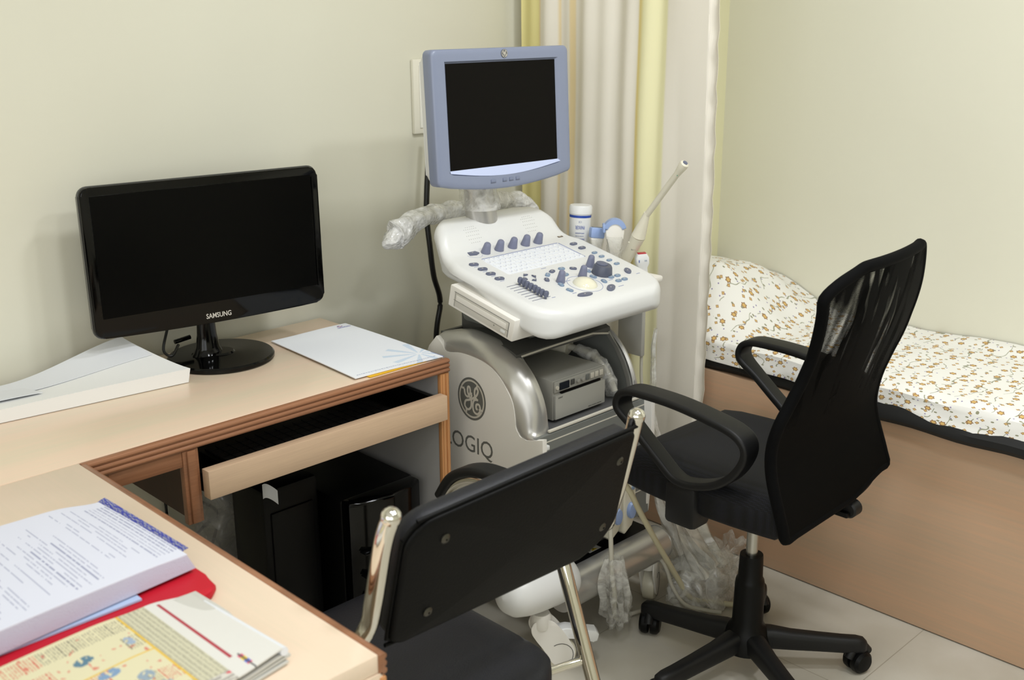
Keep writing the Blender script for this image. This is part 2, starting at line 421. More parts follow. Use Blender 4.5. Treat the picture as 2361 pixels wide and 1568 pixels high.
def grid(bm, nu, nv, f):
    V = [[bm.verts.new(f(i / nu, j / nv)) for j in range(nv + 1)] for i in range(nu + 1)]
    F = []
    for i in range(nu):
        for j in range(nv): F.append(bm.faces.new((V[i][j], V[i + 1][j], V[i + 1][j + 1], V[i][j + 1])))
    return V, F
def shell(bm, nu, nv, f, th):
    """closed slab: f(u,v) surface plus an offset copy; th is a vector"""
    th = Vector(th)
    A = [[bm.verts.new(f(i / nu, j / nv)) for j in range(nv + 1)] for i in range(nu + 1)]
    Bq = [[bm.verts.new(A[i][j].co + th) for j in range(nv + 1)] for i in range(nu + 1)]
    for i in range(nu):
        for j in range(nv):
            bm.faces.new((A[i][j], A[i + 1][j], A[i + 1][j + 1], A[i][j + 1]))
            bm.faces.new((Bq[i][j], Bq[i][j + 1], Bq[i + 1][j + 1], Bq[i + 1][j]))
    for i in range(nu):
        for j in (0, nv):
            q = (A[i][j], A[i + 1][j], Bq[i + 1][j], Bq[i][j]); bm.faces.new(q)
    for j in range(nv):
        for i in (0, nu):
            bm.faces.new((A[i][j], A[i][j + 1], Bq[i][j + 1], Bq[i][j]))
    return bm
def text(bm, s, size, T, depth=0.0005, bold=0.0, width=1.0):
    cu = bpy.data.curves.new('t', 'FONT'); cu.body = s; cu.size = size; cu.extrude = depth / 2
    cu.align_x = 'CENTER'; cu.align_y = 'CENTER'; cu.offset = bold; cu.resolution_u = 3
    o = bpy.data.objects.new('t', cu); COL.objects.link(o)
    dg = bpy.context.evaluated_depsgraph_get()
    me = bpy.data.meshes.new_from_object(o.evaluated_get(dg)); me.transform(T @ Matrix.Diagonal((width, 1, 1, 1)))
    bm.from_mesh(me); bpy.data.objects.remove(o); bpy.data.curves.remove(cu); bpy.data.meshes.remove(me)
    return bm
def textfit(s, w, h, T, depth=.0005, bold=0):
    bm = text(B(), s, 1, Matrix.Identity(4), depth, bold)
    xs = [v.co.x for v in bm.verts]; ys_ = [v.co.y for v in bm.verts]
    sx, sy = w / (max(xs) - min(xs)), h / (max(ys_) - min(ys_)); cxm = (max(xs) + min(xs)) / 2; cym = (max(ys_) + min(ys_)) / 2
    for v in bm.verts: v.co = T @ Vector(((v.co.x - cxm) * sx, (v.co.y - cym) * sy, v.co.z))
    return bm
def frame(o, x, y):
    """matrix with given origin and in-plane axes x, y"""
    x = Vector(x).normalized(); y = Vector(y); z = x.cross(y).normalized(); y = z.cross(x)
    return Matrix.Translation(o) @ Matrix((x, y, z)).transposed().to_4x4()
def ell(rx, ry, n=28): return [(rx * math.cos(2 * PI * k / n), ry * math.sin(2 * PI * k / n)) for k in range(n)]
def arcband(bm, T, r, w, a0, a1, th=0.0006, n=20, taper=False):
    n = max(n, 12)
    o = []
    for k in range(n + 1):
        a = math.radians(a0 + (a1 - a0) * k / n); ww = w * (0.35 + 0.65 * math.sin(PI * k / n)) if taper else w
        o.append(((r + ww / 2) * math.cos(a), (r + ww / 2) * math.sin(a)))
    for k in range(n, -1, -1):
        a = math.radians(a0 + (a1 - a0) * k / n); ww = w * (0.35 + 0.65 * math.sin(PI * k / n)) if taper else w
        o.append(((r - ww / 2) * math.cos(a), (r - ww / 2) * math.sin(a)))
    return plate(bm, o, T, th)
def stroke(bm, T, pts, w, th=0.0006, n=6):
    P = [T @ p for p in spline([(x, y, 0) for x, y in pts], n)]
    up = (T.to_3x3() @ Vector((0, 0, 1))).normalized()
    return sweep(bm, P, lambda t: circ(w / 2, 8, th), up)
def paint(o, func):
    me = o.data; ca = me.color_attributes.new('print', 'FLOAT_COLOR', 'CORNER'); uv = me.uv_layers['cloth'].data
    for i, l in enumerate(me.loops):
        ca.data[i].color = func(uv[i].uv[0], uv[i].uv[1])
def sheetgrid(nu, nv, f, uvf=lambda u, v: (u, v), th=0.0):
    """grid carrying a 'cloth' uv; optional slab thickness downwards"""
    bm = B(); ul = bm.loops.layers.uv.new('cloth')
    V = [[bm.verts.new(f(i / nu, j / nv)) for j in range(nv + 1)] for i in range(nu + 1)]
    def face(q, uvs):
        fc = bm.faces.new(q)
        for l, c in zip(fc.loops, uvs): l[ul].uv = c
    U = [[uvf(i / nu, j / nv) for j in range(nv + 1)] for i in range(nu + 1)]
    for i in range(nu):
        for j in range(nv):
            face((V[i][j], V[i + 1][j], V[i + 1][j + 1], V[i][j + 1]), (U[i][j], U[i + 1][j], U[i + 1][j + 1], U[i][j + 1]))
    if th:
        D = Vector((0, 0, -th)) if not isinstance(th, Vector) else th
        Wd = [[bm.verts.new(V[i][j].co + D) for j in range(nv + 1)] for i in range(nu + 1)]
        for i in range(nu):
            for j in range(nv):
                face((Wd[i][j], Wd[i][j + 1], Wd[i + 1][j + 1], Wd[i + 1][j]), (U[i][j], U[i][j + 1], U[i + 1][j + 1], U[i + 1][j]))
        for i in range(nu):
            for j in (0, nv): face((V[i][j], V[i + 1][j], Wd[i + 1][j], Wd[i][j]), (U[i][j], U[i + 1][j], U[i + 1][j], U[i][j]))
        for j in range(nv):
            for i in (0, nu): face((V[i][j], V[i][j + 1], Wd[i][j + 1], Wd[i][j]), (U[i][j], U[i][j + 1], U[i][j + 1], U[i][j]))
    return bm
def lerp(a, b, t): return a + (b - a) * t
def interp(x, xs, ys):
    if x <= xs[0]: return ys[0]
    for i in range(len(xs) - 1):
        if x <= xs[i + 1]: return lerp(ys[i], ys[i + 1], (x - xs[i]) / (xs[i + 1] - xs[i]))
    return ys[-1]
def sm(t): t = max(0, min(1, t)); return t * t * (3 - 2 * t)

# ------------------------------------------------------------------ the room
WX, WY, CZ = 3.13, 2.55, 2.75          # right wall, desk wall, ceiling
struct('floor', box(B(), -1.6, WX + .1, -1.9, WY + .1, -.1, 0), M['floor'], smooth=0)
struct('ceiling', box(B(), -1.6, WX + .1, -1.9, WY + .1, CZ, CZ + .1), M['ceiling'], smooth=0)
struct('wall_left', box(B(), -1.6, WX + .1, WY, WY + .1, 0, CZ), M['wall'], smooth=0)
struct('wall_right', box(B(), WX, WX + .1, -1.9, WY, 0, CZ), M['wall'], smooth=0)
struct('wall_corner', box(B(), 2.72, WX, 2.16, WY, 0, CZ), M['wall_bounce'], smooth=0)
struct('wall_near', box(B(), -1.6, WX, -2.0, -1.9, 0, CZ), M['wall'], smooth=0)
struct('wall_far_left', box(B(), -1.7, -1.6, -1.9, WY, 0, CZ), M['wall'], smooth=0)


# ------------------------------------------------------------------ bed
BX = 2.603; BZ = 0.562
bed = thing('examination_bed', 'long wood-laminate box bed against the right wall under the floral sheet', 'bed', (2.87, 1.0, 0))
part('front_panel', box(B(), BX, BX + .018, -.3, 2.13, 0.004, BZ, .001), M['bedwood'], bed)
part('end_panel', box(B(), BX + .018, WX - .004, 2.10, 2.13, 0.0, BZ), M['bedwood'], bed); part('end_panel', box(B(), BX + .018, WX - .004, -.3, -.28, 0, BZ), M['bedwood'], bed)
part('bed_deck', box(B(), BX + .018, WX - .004, -.28, 2.10, BZ - .02, BZ), M['bedwood'], bed)
def mfront(y, z):      # front face of the mattress: it lies slightly skewed on the box and overhangs toward the room
    k = sm((1.95 - y) / 1.2)
    return BX + .012 - (0.075 if z < .60 else .05) * (1.86 - y) / 1.0 + .008 * math.sin(y * 9)
bm = B()
def mt(u, v):
    y = lerp(-.28, 2.115, u)
    loop = [(mfront(y, BZ) + .012, BZ + .001), (mfront(y, BZ), BZ + .014), (mfront(y, BZ) - .001, BZ + .03), (mfront(y, .64) + .012, .645), (mfront(y, .66) + .03, .650)]
    x, z = loop[min(int(round(v * 4)), 4)]
    return Vector((x, y, z + .003 * math.sin(y * 23)*(z < .6)))
V, F = grid(bm, 60, 4, mt)
n = len(V)
back = []
for i in range(n):
    y = V[i][0].co.y
    back.append((bm.verts.new((WX - .02, y, BZ + .001)), bm.verts.new((WX - .02, y, .650))))
for i in range(n - 1):
    bm.faces.new((V[i][0], V[i + 1][0], back[i + 1][0], back[i][0])); bm.faces.new((V[i][4], V[i + 1][4], back[i + 1][1], back[i][1]))
    bm.faces.new((back[i][0], back[i + 1][0], back[i + 1][1], back[i][1]))
for i in (0, n - 1): bm.faces.new([V[i][k] for k in range(5)] + [back[i][1], back[i][0]])
solo('mattress', bm, M['foam'], 'thin black-edged mattress lying between the wooden bed box and the floral sheet', 'mattress')
# sheet, raised over a pillow at the far end
def pil(x, y):
    a = sm((y - 1.66) / .28); b = sm((x - 2.58) / .16)
    top = .175 * (1 - .28 * max(0, (x - 2.80)) ** 1 / .3)
    bulge = 0
    edge = sm((WX - .008 - x) / .12)
    return a * top * sm((x - 2.56) / .24) * (0.72 + .28 * edge)
def sheet(u, v):
    y = lerp(-.26, 2.135, u)
    yf = min(y, 2.12)
    lip = mfront(yf, .66); 
    drop = .066; r = .018
    if v < .12:       # the part that hangs over the front
        t = v / .12
        wob = .006 * math.sin(y * 11 + 2 * t) + .004 * noise.noise(Vector((y * 14, t * 2, 0)))
        x = lip - .004 + wob * (1 - t) + .0 ; z = .600 + .004 * math.sin(y * 17) + t * .052
        x -= .008 * (1 - t)
        zz = pil(lip + .05, y) * .15 * t
        return Vector((x, y, z + zz))
    t = (v - .12) / .88
    x = lerp(lip, WX - .006, t ** 1.05)
    z = .652 + .010 * sm(t * 12)
    z += .0025 * noise.noise(Vector((x * 6, y * 5, 1))) + .0012 * math.sin(y * 40 + 6 * noise.noise(Vector((x * 5, y * 3, 4))))
    z += .012 * sm((x - 3.02) / .08) * sm((1.25 - abs(y - 1.18) * 7))
    z += pil(x, y)
    if y > 1.55: z += .003 * math.sin(x * 40 + y * 8) * sm((y - 1.55) / .2)
    return Vector((x, y, z))
bm = sheetgrid(220, 90, sheet, lambda u, v: (u * 2.4, (v - .12) / .88 * .55 if v > .12 else (v - .12) / .12 * .09), th=.003)
solo('bed_sheet', bm, M['floral'], 'white cotton bed sheet with small orange flowers, raised over the pillow end of the bed', 'sheet')

# ------------------------------------------------------------------ curtain
def cur(u, v):
    y = lerp(2.505, 1.768, u); z = lerp(2.55, .30, v)
    f = .009 * math.sin(u * 26 + .6 * math.sin(v * 3)) * (1 - .75 * sm((u - .72) / .1)) + .005 * math.sin(u * 61 + v * 1.5) * (1 - sm((u - .7) / .1))
    if u > .955: f += .012 * math.sin((u - .955) / .045 * PI) + .004 * math.sin(z * 62)
    f += .006 * noise.noise(Vector((u * 6, z * 2.2, 3)))
    return Vector((2.515 + f + .018 * sm((u - .74) / .1) * math.sin(z * 2.0), y + .004 * math.sin(z * 1.9) * u, z))
bm = sheetgrid(260, 60, cur, lambda u, v: (u, v * 3), th=Vector((.0015, 0, 0)))
solo('privacy_curtain', bm, M['curtain'], 'cream curtain with light through its layers coloured in as pale yellow bands, hanging in front of the bed head', 'curtain')

# ------------------------------------------------------------------ corner desk
D = 0.76; DX0, DX1 = -.65, 1.728; DYF, DYB = 1.978, 2.515; RX = .797; RY = 1.058
desk = thing('corner_desk', 'L-shaped beech laminate desk with brown moulded edging, built against the wall', 'desk', (.7, 1.9, 0))
part('worktop', box(B(), DX0, DX1 - .004, DYF + .012, DYB, D - .028, D, .0012), M['lam_x'], desk)
part('return_worktop', box(B(), DX0 + .5, RX - .008, RY + .002, DYF + .011, D - .028, D - .0003, .0012), M['lam_y'], desk)
def molding(bm, x0, x1, y0, y1, z0, z1, out):
    """two-ridge moulding along X (out = -y) or Y (out = +x)"""
    box(bm, x0, x1, y0, y1, z0, z1, .002)
    h = (z1 - z0)
    for k in range(3):
        zc = z0 + h * (k + .5) / 3
        if out == 'y': rod(bm, (x0 + .001, y0 + .0008, zc), (x1 - .001, y0 + .0008, zc), h / 6.6, seg=10)
        else: rod(bm, (x1 - .0008, y0 + .001, zc), (x1 - .0008, y1 - .001, zc), h / 6.6, seg=10)
bm = B(); molding(bm, RX - .006, DX1 + .004, DYF, DYF + .012, D - .036, D - .0006, 'y'); part('front_edging', bm, M['trim'], desk)
bm = B(); molding(bm, RX - .008, RX + .002, RY, DYF, D - .034, D - .0006, 'x'); part('return_edging', bm, M['trim'], desk)
# right end panel with its own front strip
part('end_panel', box(B(), DX1 - .022, DX1 - .002, DYF + .0145, DYB, 0, D - .029), M['greypanel'], desk)
bm = B(); box(bm, DX1 - .024, DX1 + .004, DYF + .0, DYF + .014, 0, D - .037, .002)
rod(bm, (DX1 - .004, DYF + .0005, 0.001), (DX1 - .004, DYF + .0005, D - .038), .005); rod(bm, (DX1 - .016, DYF + .0005, 0.001), (DX1 - .016, DYF + .0005, D - .038), .005)
part('end_panel_edging', bm, M['trim_v'], desk)
# hanging divider that carries the drawer
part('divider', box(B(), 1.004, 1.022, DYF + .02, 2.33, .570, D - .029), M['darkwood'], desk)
bm = B(); box(bm, 1.0, 1.036, DYF + .002, DYF + .02, .556, D - .037, .002); box(bm, 1.008, 1.028, DYF - .004, DYF + .004, .558, D - .038, .003)
part('divider_edging', bm, M['trim'], desk)
bm = B(); box(bm, RX + .045, 1.0, DYF + .004, DYF + .022, D - .072, D - .037, .002); part('apron_rail', bm, M['trim'], desk)
part('back_rail', box(B(), RX, 1.004, DYB - .03, DYB - .01, .60, D - .029), M['greypanel'], desk)
# pull-out drawer
dr = part('drawer', box(B(), 1.038, 1.699, 1.949, 1.976, .612, .676, .0015), M['drawerwood'], desk)
bm = B(); box(bm, 1.044, 1.694, 1.9765, 2.36, .618, .626); box(bm, 1.040, 1.052, 1.9765, 2.36, .626, .664); box(bm, 1.686, 1.698, 1.9765, 2.36, .626, .664)
part('drawer_tray', bm, M['black'], dr)
# return end: end board under the near end
part('return_end_panel', box(B(), DX0 + .5, RX - .003, RY, RY + .02, 0, D - .029), M['lam_y'], desk)
bm = B(); box(bm, RX - .008, RX + .002, RY - .003, RY + .014, 0, D - .035, .002); part('return_post_edging', bm, M['trim_v'], desk)
# keyboard lying in the drawer
bm = B(); box(bm, 1.12, 1.60, 2.0, 2.14, .6265, .644, .004)
kb = thing('computer_keyboard', 'black computer keyboard lying in the pull-out desk drawer', 'keyboard', (1.36, 2.07, .6265))
part('keyboard_body', bm, M['black'], kb)
bm = B()
for i in range(18):
    for j in range(5): box(bm, 1.13 + i * .0257, 1.152 + i * .0257, 2.012 + j * .024, 2.032 + j * .024, .644, .649)
o = part('keys', bm, M['black_soft'], kb); 

# ------------------------------------------------------------------ desktop monitor
mo = thing('desktop_monitor', 'wide glossy black computer monitor on a round stand on the desk', 'monitor', (1.335, 2.385, D))
a = math.radians(-7.9)
T = Matrix.Translation((1.322, 2.365, 0)) @ Matrix.Rotation(a, 4, 'Z') @ Matrix.Translation((0, 0, 1.04)) @ Matrix.Rotation(math.radians(-1.0), 4, 'X')
# local: x right, y away from the viewer, z up
def mpanel(w, h, r, bulge=0, n=6):
    o = []
    for cx, cz, a0 in ((w / 2 - r, h / 2 - r, 0), (-w / 2 + r, h / 2 - r, 90), (-w / 2 + r, -h / 2 + r, 180), (w / 2 - r, -h / 2 + r, 270)):
        if a0 == 270 and bulge:
            for k in range(1, 12): x = lerp(-w / 2 + r, w / 2 - r, k / 12); o.append((x, -h / 2 - bulge * math.cos(x / w * PI)))
        for k in range(n + 1):
            t = math.radians(a0 + 90 * k / n); o.append((cx + r * math.cos(t), cz + r * math.sin(t)))
    return o
MWd, MH = .586, .350
bm = prism(B(), mpanel(MWd, MH, .022, .006), lambda x, z: T @ Vector((x, .004, z)), lambda x, z: T @ Vector((x, .034, z)), .005)
casing = part('casing', bm, M['gloss'], mo)
bm = prism(B(), mpanel(MWd + .004, MH + .004, .023, .006), lambda x, z: T @ Vector((x, .014, z)), lambda x, z: T @ Vector((x, .022, z)), .002)
part('edge_rim', bm, mat('clear_rim', C(70, 70, 68), 0.15), mo)
bm = B(); box(bm, -.272, .272, .001, .0042, -.128, .155, T=T); part('screen', bm, M['screen'], mo)
bm = B(); box(bm, .276, .279, .0018, .0042, -.13, .15, T=T); part('side_slot', bm, M['black'], mo)
bm = B(); bm.free(); bm = textfit('SAMSUNG', .064, .0125, T @ frame((.004, .0035, -.1625), (1, 0, 0), (0, 0, 1)), .0012, .012); part('brand_lettering', bm, mat('silver_print', C(205, 200, 190), .4), mo)
bm = B(); box(bm, -.12, .12, .034, .055, -.09, .09, .015, T=T); part('back_housing', bm, M['black'], mo)
bm = B(); lathe(bm, [(.126, 0), (.130, .003), (.130, .010), (.126, .014), (.06, .0155), (.034, .018), (.030, .022)], Matrix.Translation((1.330, 2.377, D + .0005)), 64)
part('base', bm, M['gloss'], mo)
bm = B(); lathe(bm, [(.042, 0), (.036, .008), (.030, .02), (.025, .05), (.022, .10), (.024, .135)], Matrix.Translation((1.305, 2.395, D + .015)), 32, 1, .8)
for k in range(10): lathe(bm, [(.0, -.003), (.0035, 0), (.0, .003)], Matrix.Translation((1.305 + .040 * math.cos(k * .63), 2.395 + .032 * math.sin(k * .63), D + .017)), 8)
part('neck', bm, M['gloss'], mo)
bm = tube(B(), [(1.235, 2.44, .90), (1.232, 2.45, .85), (1.205, 2.43, .800), (1.215, 2.41, .786), (1.25, 2.44, .800)], .0035); 
solo('monitor_cable', bm, M['cable'], 'black cable drooping behind the desktop monitor neck', 'cable')
bm = rod(B(), (1.246, 2.45, .806), (1.288, 2.448, .811), .0055); solo('cable_plug', bm, M['gloss'], 'short black cable plug beside the desktop monitor neck', 'plug')

# ------------------------------------------------------------------ white sheets stacked beside the monitor
pk = thing('paper_stack', 'thick stack of white sheets with a lifted corner at the left end of the desk', 'papers', (.85, 2.36, D))
def ps(u, v):       # u along the front edge, v from front to back
    A = Vector((lerp(.30, 1.183, u), lerp(2.352, 2.262, u), 0)); Bk = Vector((lerp(.32, 1.125, u), lerp(2.505, 2.462, u), 0))
    p = A.lerp(Bk, v)
    z = D + .024 + .012 * sm(u * 1.2) * (1 - v)
    z += .050 * sm((u - .62) / .40) * v ** 1.3
    z += .006 * math.sin(u * 7) * v + .012 * sm((.62 - u) / .3) * v
    return Vector((p.x, p.y, z))
bm = B()
NU, NV = 40, 10
A = [[bm.verts.new(ps(i / NU, j / NV)) for j in range(NV + 1)] for i in range(NU + 1)]
Bt = [[bm.verts.new(Vector((A[i][j].co.x - (.004 if j == 0 else 0), A[i][j].co.y + (.006 if j == 0 else 0), D + .0015 + (A[i][j].co.z - D) * .86 * sm(j / NV * 1.4)))) for j in range(NV + 1)] for i in range(NU + 1)]
for i in range(NU):
    for j in range(NV):
        bm.faces.new((A[i][j], A[i + 1][j], A[i + 1][j + 1], A[i][j + 1])); bm.faces.new((Bt[i][j], Bt[i][j + 1], Bt[i + 1][j + 1], Bt[i + 1][j]))
    for j in (0, NV): bm.faces.new((A[i][j], A[i + 1][j], Bt[i + 1][j], Bt[i][j]))
for j in range(NV):
    for i in (0, NU): bm.faces.new((A[i][j], A[i][j + 1], Bt[i][j + 1], Bt[i][j]))
part('sheet_block', bm, mat('newsprint_white', C(240, 240, 238), .8, spec=.2), pk, smooth=50)
bmx = B(); shell(bmx, 30, 8, lambda u, v: ps(lerp(.0, .66, u), lerp(.28, 1.0, v)) + Vector((0, .002, .0035 + .003 * math.sin(u * 9))), (0, 0, -.0012)); part('loose_sheet', bmx, M['paper'], pk)
bmx = B(); shell(bmx, 24, 8, lambda u, v: ps(lerp(.52, .985, u), lerp(.52, 1.0, v)) + Vector((.004, .0, .003 + .006 * v)), (0, 0, -.001)); part('loose_sheet', bmx, M['paper'], pk)

# letterhead sheets on the yellow file
fl = thing('yellow_file', 'thin yellow file under the letterhead sheets at the right end of the desk', 'file', (1.59, 2.2, D))
part('cover', box(B(), 1.497, 1.672, 1.992, 2.36, D + .0006, D + .0035, .0008), M['yellow'], fl)
def lh(x, y):
    # u across, v from near edge to the far edge
    u, v = x, y
    c = C(242, 245, 251)
    if v > .965 - .012 and .55 < u < .80 and v < .96: pass
    # crest and header line at the far end (the sheet is read from the wall side)
    if .80 < u < .98 and .918 < v < .927: c = C(88, 96, 176)
    r = math.hypot((u - .865) * .235, (v - .955) * .40)
    if r < .0085 and (math.cos(math.atan2(v - .955, u - .865) * 6) > -.2): c = C(120, 84, 150) if r > .004 else C(190, 90, 120)
    if .82 < u < .97 and .932 < v < .939 and int(u * 160) % 3: c = C(140, 146, 200)
    # pale blue radiating flower in the near right corner
    dx, dy = (u - .88) * .235, (v - .14) * .40; rr = math.hypot(dx, dy); an = math.atan2(dy, dx)
    if rr < .085 and math.cos(an * 9 + .6) > .25 + rr * 5 and rr > .008: c = C(212, 226, 242)
    # address lines
    if .03 < v < .038 and .05 < u < .95 and int(u * 220) % 4: c = C(168, 174, 200)
    if .018 < v < .024 and .18 < u < .80 and int(u * 260) % 3: c = C(186, 190, 210)
    if u > .988 and v < .9 : c = C(120, 130, 180) if v < .12 else c
    return c
def lsurf(u, v):
    a = Vector((1.462, 2.003, 0)).lerp(Vector((1.722, 1.986, 0)), u); b = Vector((1.492, 2.404, 0)).lerp(Vector((1.727, 2.400, 0)), u)
    p = a.lerp(b, v); p.z = D + .0062 + .0008 * math.sin(u * 5 + v * 4); return p
bm = sheetgrid(150, 240, lsurf, th=.0022)
o = solo('letterhead_sheets', bm, M['print'], 'white letterhead sheets with a blue crest lying on the yellow file', 'paper', smooth=20); paint(o, lh)

# ------------------------------------------------------------------ book, red folder, newspaper on the near part of the desk
fo = thing('red_folder', 'bright red plastic folder lying under the thick book', 'folder', (.5, 1.5, D))
bm = prism(B(), [(.20, 1.285), (.55, 1.33), (.690, 1.345), (.708, 1.350), (.722, 1.364), (.726, 1.400), (.724, 1.62), (.20, 1.60)], lambda x, y: Vector((x, y, D + .0005)), lambda x, y: Vector((x, y, D + .014)), .004)
part('cover', bm, M['redfolder'], fo)
bm = shell(B(), 10, 2, lambda u, v: Vector((lerp(.25, .62, u), lerp(1.395, 1.50, v), D + .018)), (0, 0, -.003)); 
solo('loose_blue_sheets', bm, M['paper_blue'], 'pale blue sheets sticking out between the thick book and the red folder', 'papers')
bk = thing('open_book', 'thick paperback book of printed forms with a blue cover edge, on the red folder', 'book', (.5, 1.55, D + .0185))
def page(u, v):   # u: along X toward the room, v: along Y away
    x = lerp(.16, .708, u) - .006 * v * (u) ; y = lerp(1.418, 1.705, v) + .055 * (u - 1) * (1 - v)
    z = D + .019 + .032 + .003 * sm((1 - u) * 2.2) - .010 * sm((u - .80) / .20) ** 2 * (.3 + .7 * v) + .002 * math.sin(v * 3)
    return Vector((x, y, z))
def pageprint(u, v):
    c = C(222, 224, 238)
    x = u * .548; y = v * .29
    k = int((x - .0) / .0068); fx = (x / .0068) % 1
    rnd = random.Random(k * 7 + 3)
    ln = rnd.random()
    if u > .93:       # heading near the outer edge
        if fx < .3 and .08 < v < .9 and rnd.random() < .9 and noise.noise(Vector((y * 300, k, 0))) > -.2: c = C(160, 164, 190)
        return c
    if fx < .22 and ln > .25:
        a0 = rnd.uniform(.06, .25); a1 = rnd.uniform(.55, .95)
        if a0 < v < a1 and noise.noise(Vector((y * 260, k * 3.1, 0))) > -.28 and noise.noise(Vector((y * 16, k * 1.7, 5))) > -.32: c = C(150, 154, 182)
    if ln > .93 and fx < .12 and .05 < v < .95: c = C(168, 172, 198)
    return c
bm = sheetgrid(420, 150, page, th=.0015)
o = part('printed_page', bm, M['print'], bk, smooth=30); paint(o, pageprint)
bm = B()
A = [[bm.verts.new(page(i / 40, j / 4) + Vector((0, 0, -.0017))) for j in range(5)] for i in range(41)]
Bt = [[bm.verts.new(Vector((A[i][j].co.x + .012 * (i / 40) ** 3, A[i][j].co.y, D + .0205))) for j in range(5)] for i in range(41)]
for i in range(40):
    for j in range(4):
        bm.faces.new((A[i][j], A[i + 1][j], A[i + 1][j + 1], A[i][j + 1])); bm.faces.new((Bt[i][j], Bt[i][j + 1], Bt[i + 1][j + 1], Bt[i + 1][j]))
    for j in (0, 4): bm.faces.new((A[i][j], A[i + 1][j], Bt[i + 1][j], Bt[i][j]))
for j in range(4):
    for i in (0, 40): bm.faces.new((A[i][j], A[i][j + 1], Bt[i][j + 1], Bt[i][j]))
part('page_block', bm, mat('page_edges', C(196, 196, 214), .8, bump=(400, .4)), bk)
def covf(u, v):
    return Vector((lerp(.20, .733 - .012 * v, u), lerp(1.462, 1.722, v), D + .0198 + .014 * sm((u - .93) / .07) * (1 - .6 * v) + .012 * v * sm((u - .9) / .1)))
def covprint(u, v):
    n = noise.noise(Vector((v * 60, u * 260, 2)))
    return C(70, 76, 168) if n > -.08 else C(170, 172, 176)
bm = sheetgrid(90, 60, lambda u, v: covf(lerp(.9, 1, u), v), lambda u, v: (lerp(.9, 1, u), v), th=.001)
o = part('blue_cover', bm, M['print'], bk); paint(o, covprint)

nw = thing('newspaper', 'folded newspaper with a yellow advertisement page at the near corner of the desk', 'newspaper', (.5, 1.25, D))
def news(u, v):   # u along x, v along y (near -> far)
    x = lerp(.15, lerp(.688, .684, v), u); y = lerp(lerp(1.045, 1.128, u), lerp(1.318, 1.366, sm(u)), v)
    z = D + .030 - .014 * sm((u - .86) / .14) * v + .003 * math.sin(u * 5) - .004 * sm((u - .70) / .14) * (1 - sm((u - .86) / .14))
    return Vector((x, y, z))
def newsprint(u, v):
    x, y = u, v
    c = C(222, 220, 214)
    if x > .885:
        if .885 < x < .895 and .18 < y < .97: return C(176, 70, 80)
        if .905 < x < .910 and y < .18: return C(90, 90, 90)
        if .90 < x < .915 and .05 < y < .16: return [C(220, 190, 60), C(210, 90, 120), C(90, 110, 200)][int(y * 30) % 3]
        return c
    if x > .855: return c
    if y < .10:       # lower photo band
        n = noise.noise(Vector((x * 40, y * 60, 0)))
        return C(170, 165, 158) if n > 0 else (C(214, 90, 100) if noise.noise(Vector((x * 18, y * 20, 7))) > .25 else C(212, 208, 198))
    if x > .78:       # grey text column
        return C(176, 172, 150) if (int(x * 150) % 2 and noise.noise(Vector((x * 300, y * 90, 1))) > -.2) else C(206, 202, 176)
    if .772 < x < .782 or y < .112 or abs(y - .56) < .006 and x > .5: return C(226, 190, 84)
    c = C(222, 215, 180)
    # pictures and text blocks of the yellow page
    for (px, py, rx, ry, cc) in ((.70, .36, .022, .05, C(150, 166, 180)), (.62, .72, .03, .045, C(96, 130, 150)), (.64, .52, .028, .05, C(130, 158, 190)), (.745, .72, .014, .05, C(160, 176, 196)),
                                 (.44, .40, .03, .08, C(130, 146, 170)), (.30, .6, .03, .08, C(140, 150, 160)), (.72, .22, .02, .05, C(160, 170, 176))):
        d = ((x - px) / rx) ** 2 + ((y - py) / ry) ** 2 + .5 * noise.noise(Vector((x * 40, y * 14, 3)))
        if d < .8 and noise.noise(Vector((x * 90, y * 40, 4))) > -.25: return cc
    blk = int(x * 11) * 5 + int(y * 5)
    rnd = random.Random(blk)
    if rnd.random() < .55 and (x * 130) % 1 < .34 and .15 < (y * 5) % 1 < .85 and noise.noise(Vector((x * 300, y * 120, 0))) > -.15:
        return C(206, 92, 82) if rnd.random() < .35 else C(130, 126, 112)
    if noise.noise(Vector((x * 60, y * 22, 9))) > .52: return C(216, 140, 120)
    return c
bm = sheetgrid(420, 170, news, th=.002)
o = part('front_page', bm, M['print'], nw); paint(o, newsprint)
for k in range(3):
    bm = B(); dz = .0105 * (k + 1)
    def fold(u, v, k=k, dz=dz):
        p = news(u, v * .99); p.z = lerp(D + .004 + .014 * sm((v - .50) / .15), p.z - .004, 1 - (k + 1) / 3.3); p.x += .006 * math.sin(k * 2.1) + .004 * k * (1 - v); p.y += .003 * k * math.cos(k); return p
    shell(bm, 40, 8, fold, (0, 0, -.003)); part('inner_pages', bm, mat('newsprint', C(202, 200, 192), .8), nw)
bm = sweep(B(), [news(.99 - .0 * t, t / 10) + Vector((.004, 0, -.006)) for t in range(11)], lambda t: circ(.006, 10, .0065)); part('folded_edge', bm, M['paper'], nw)

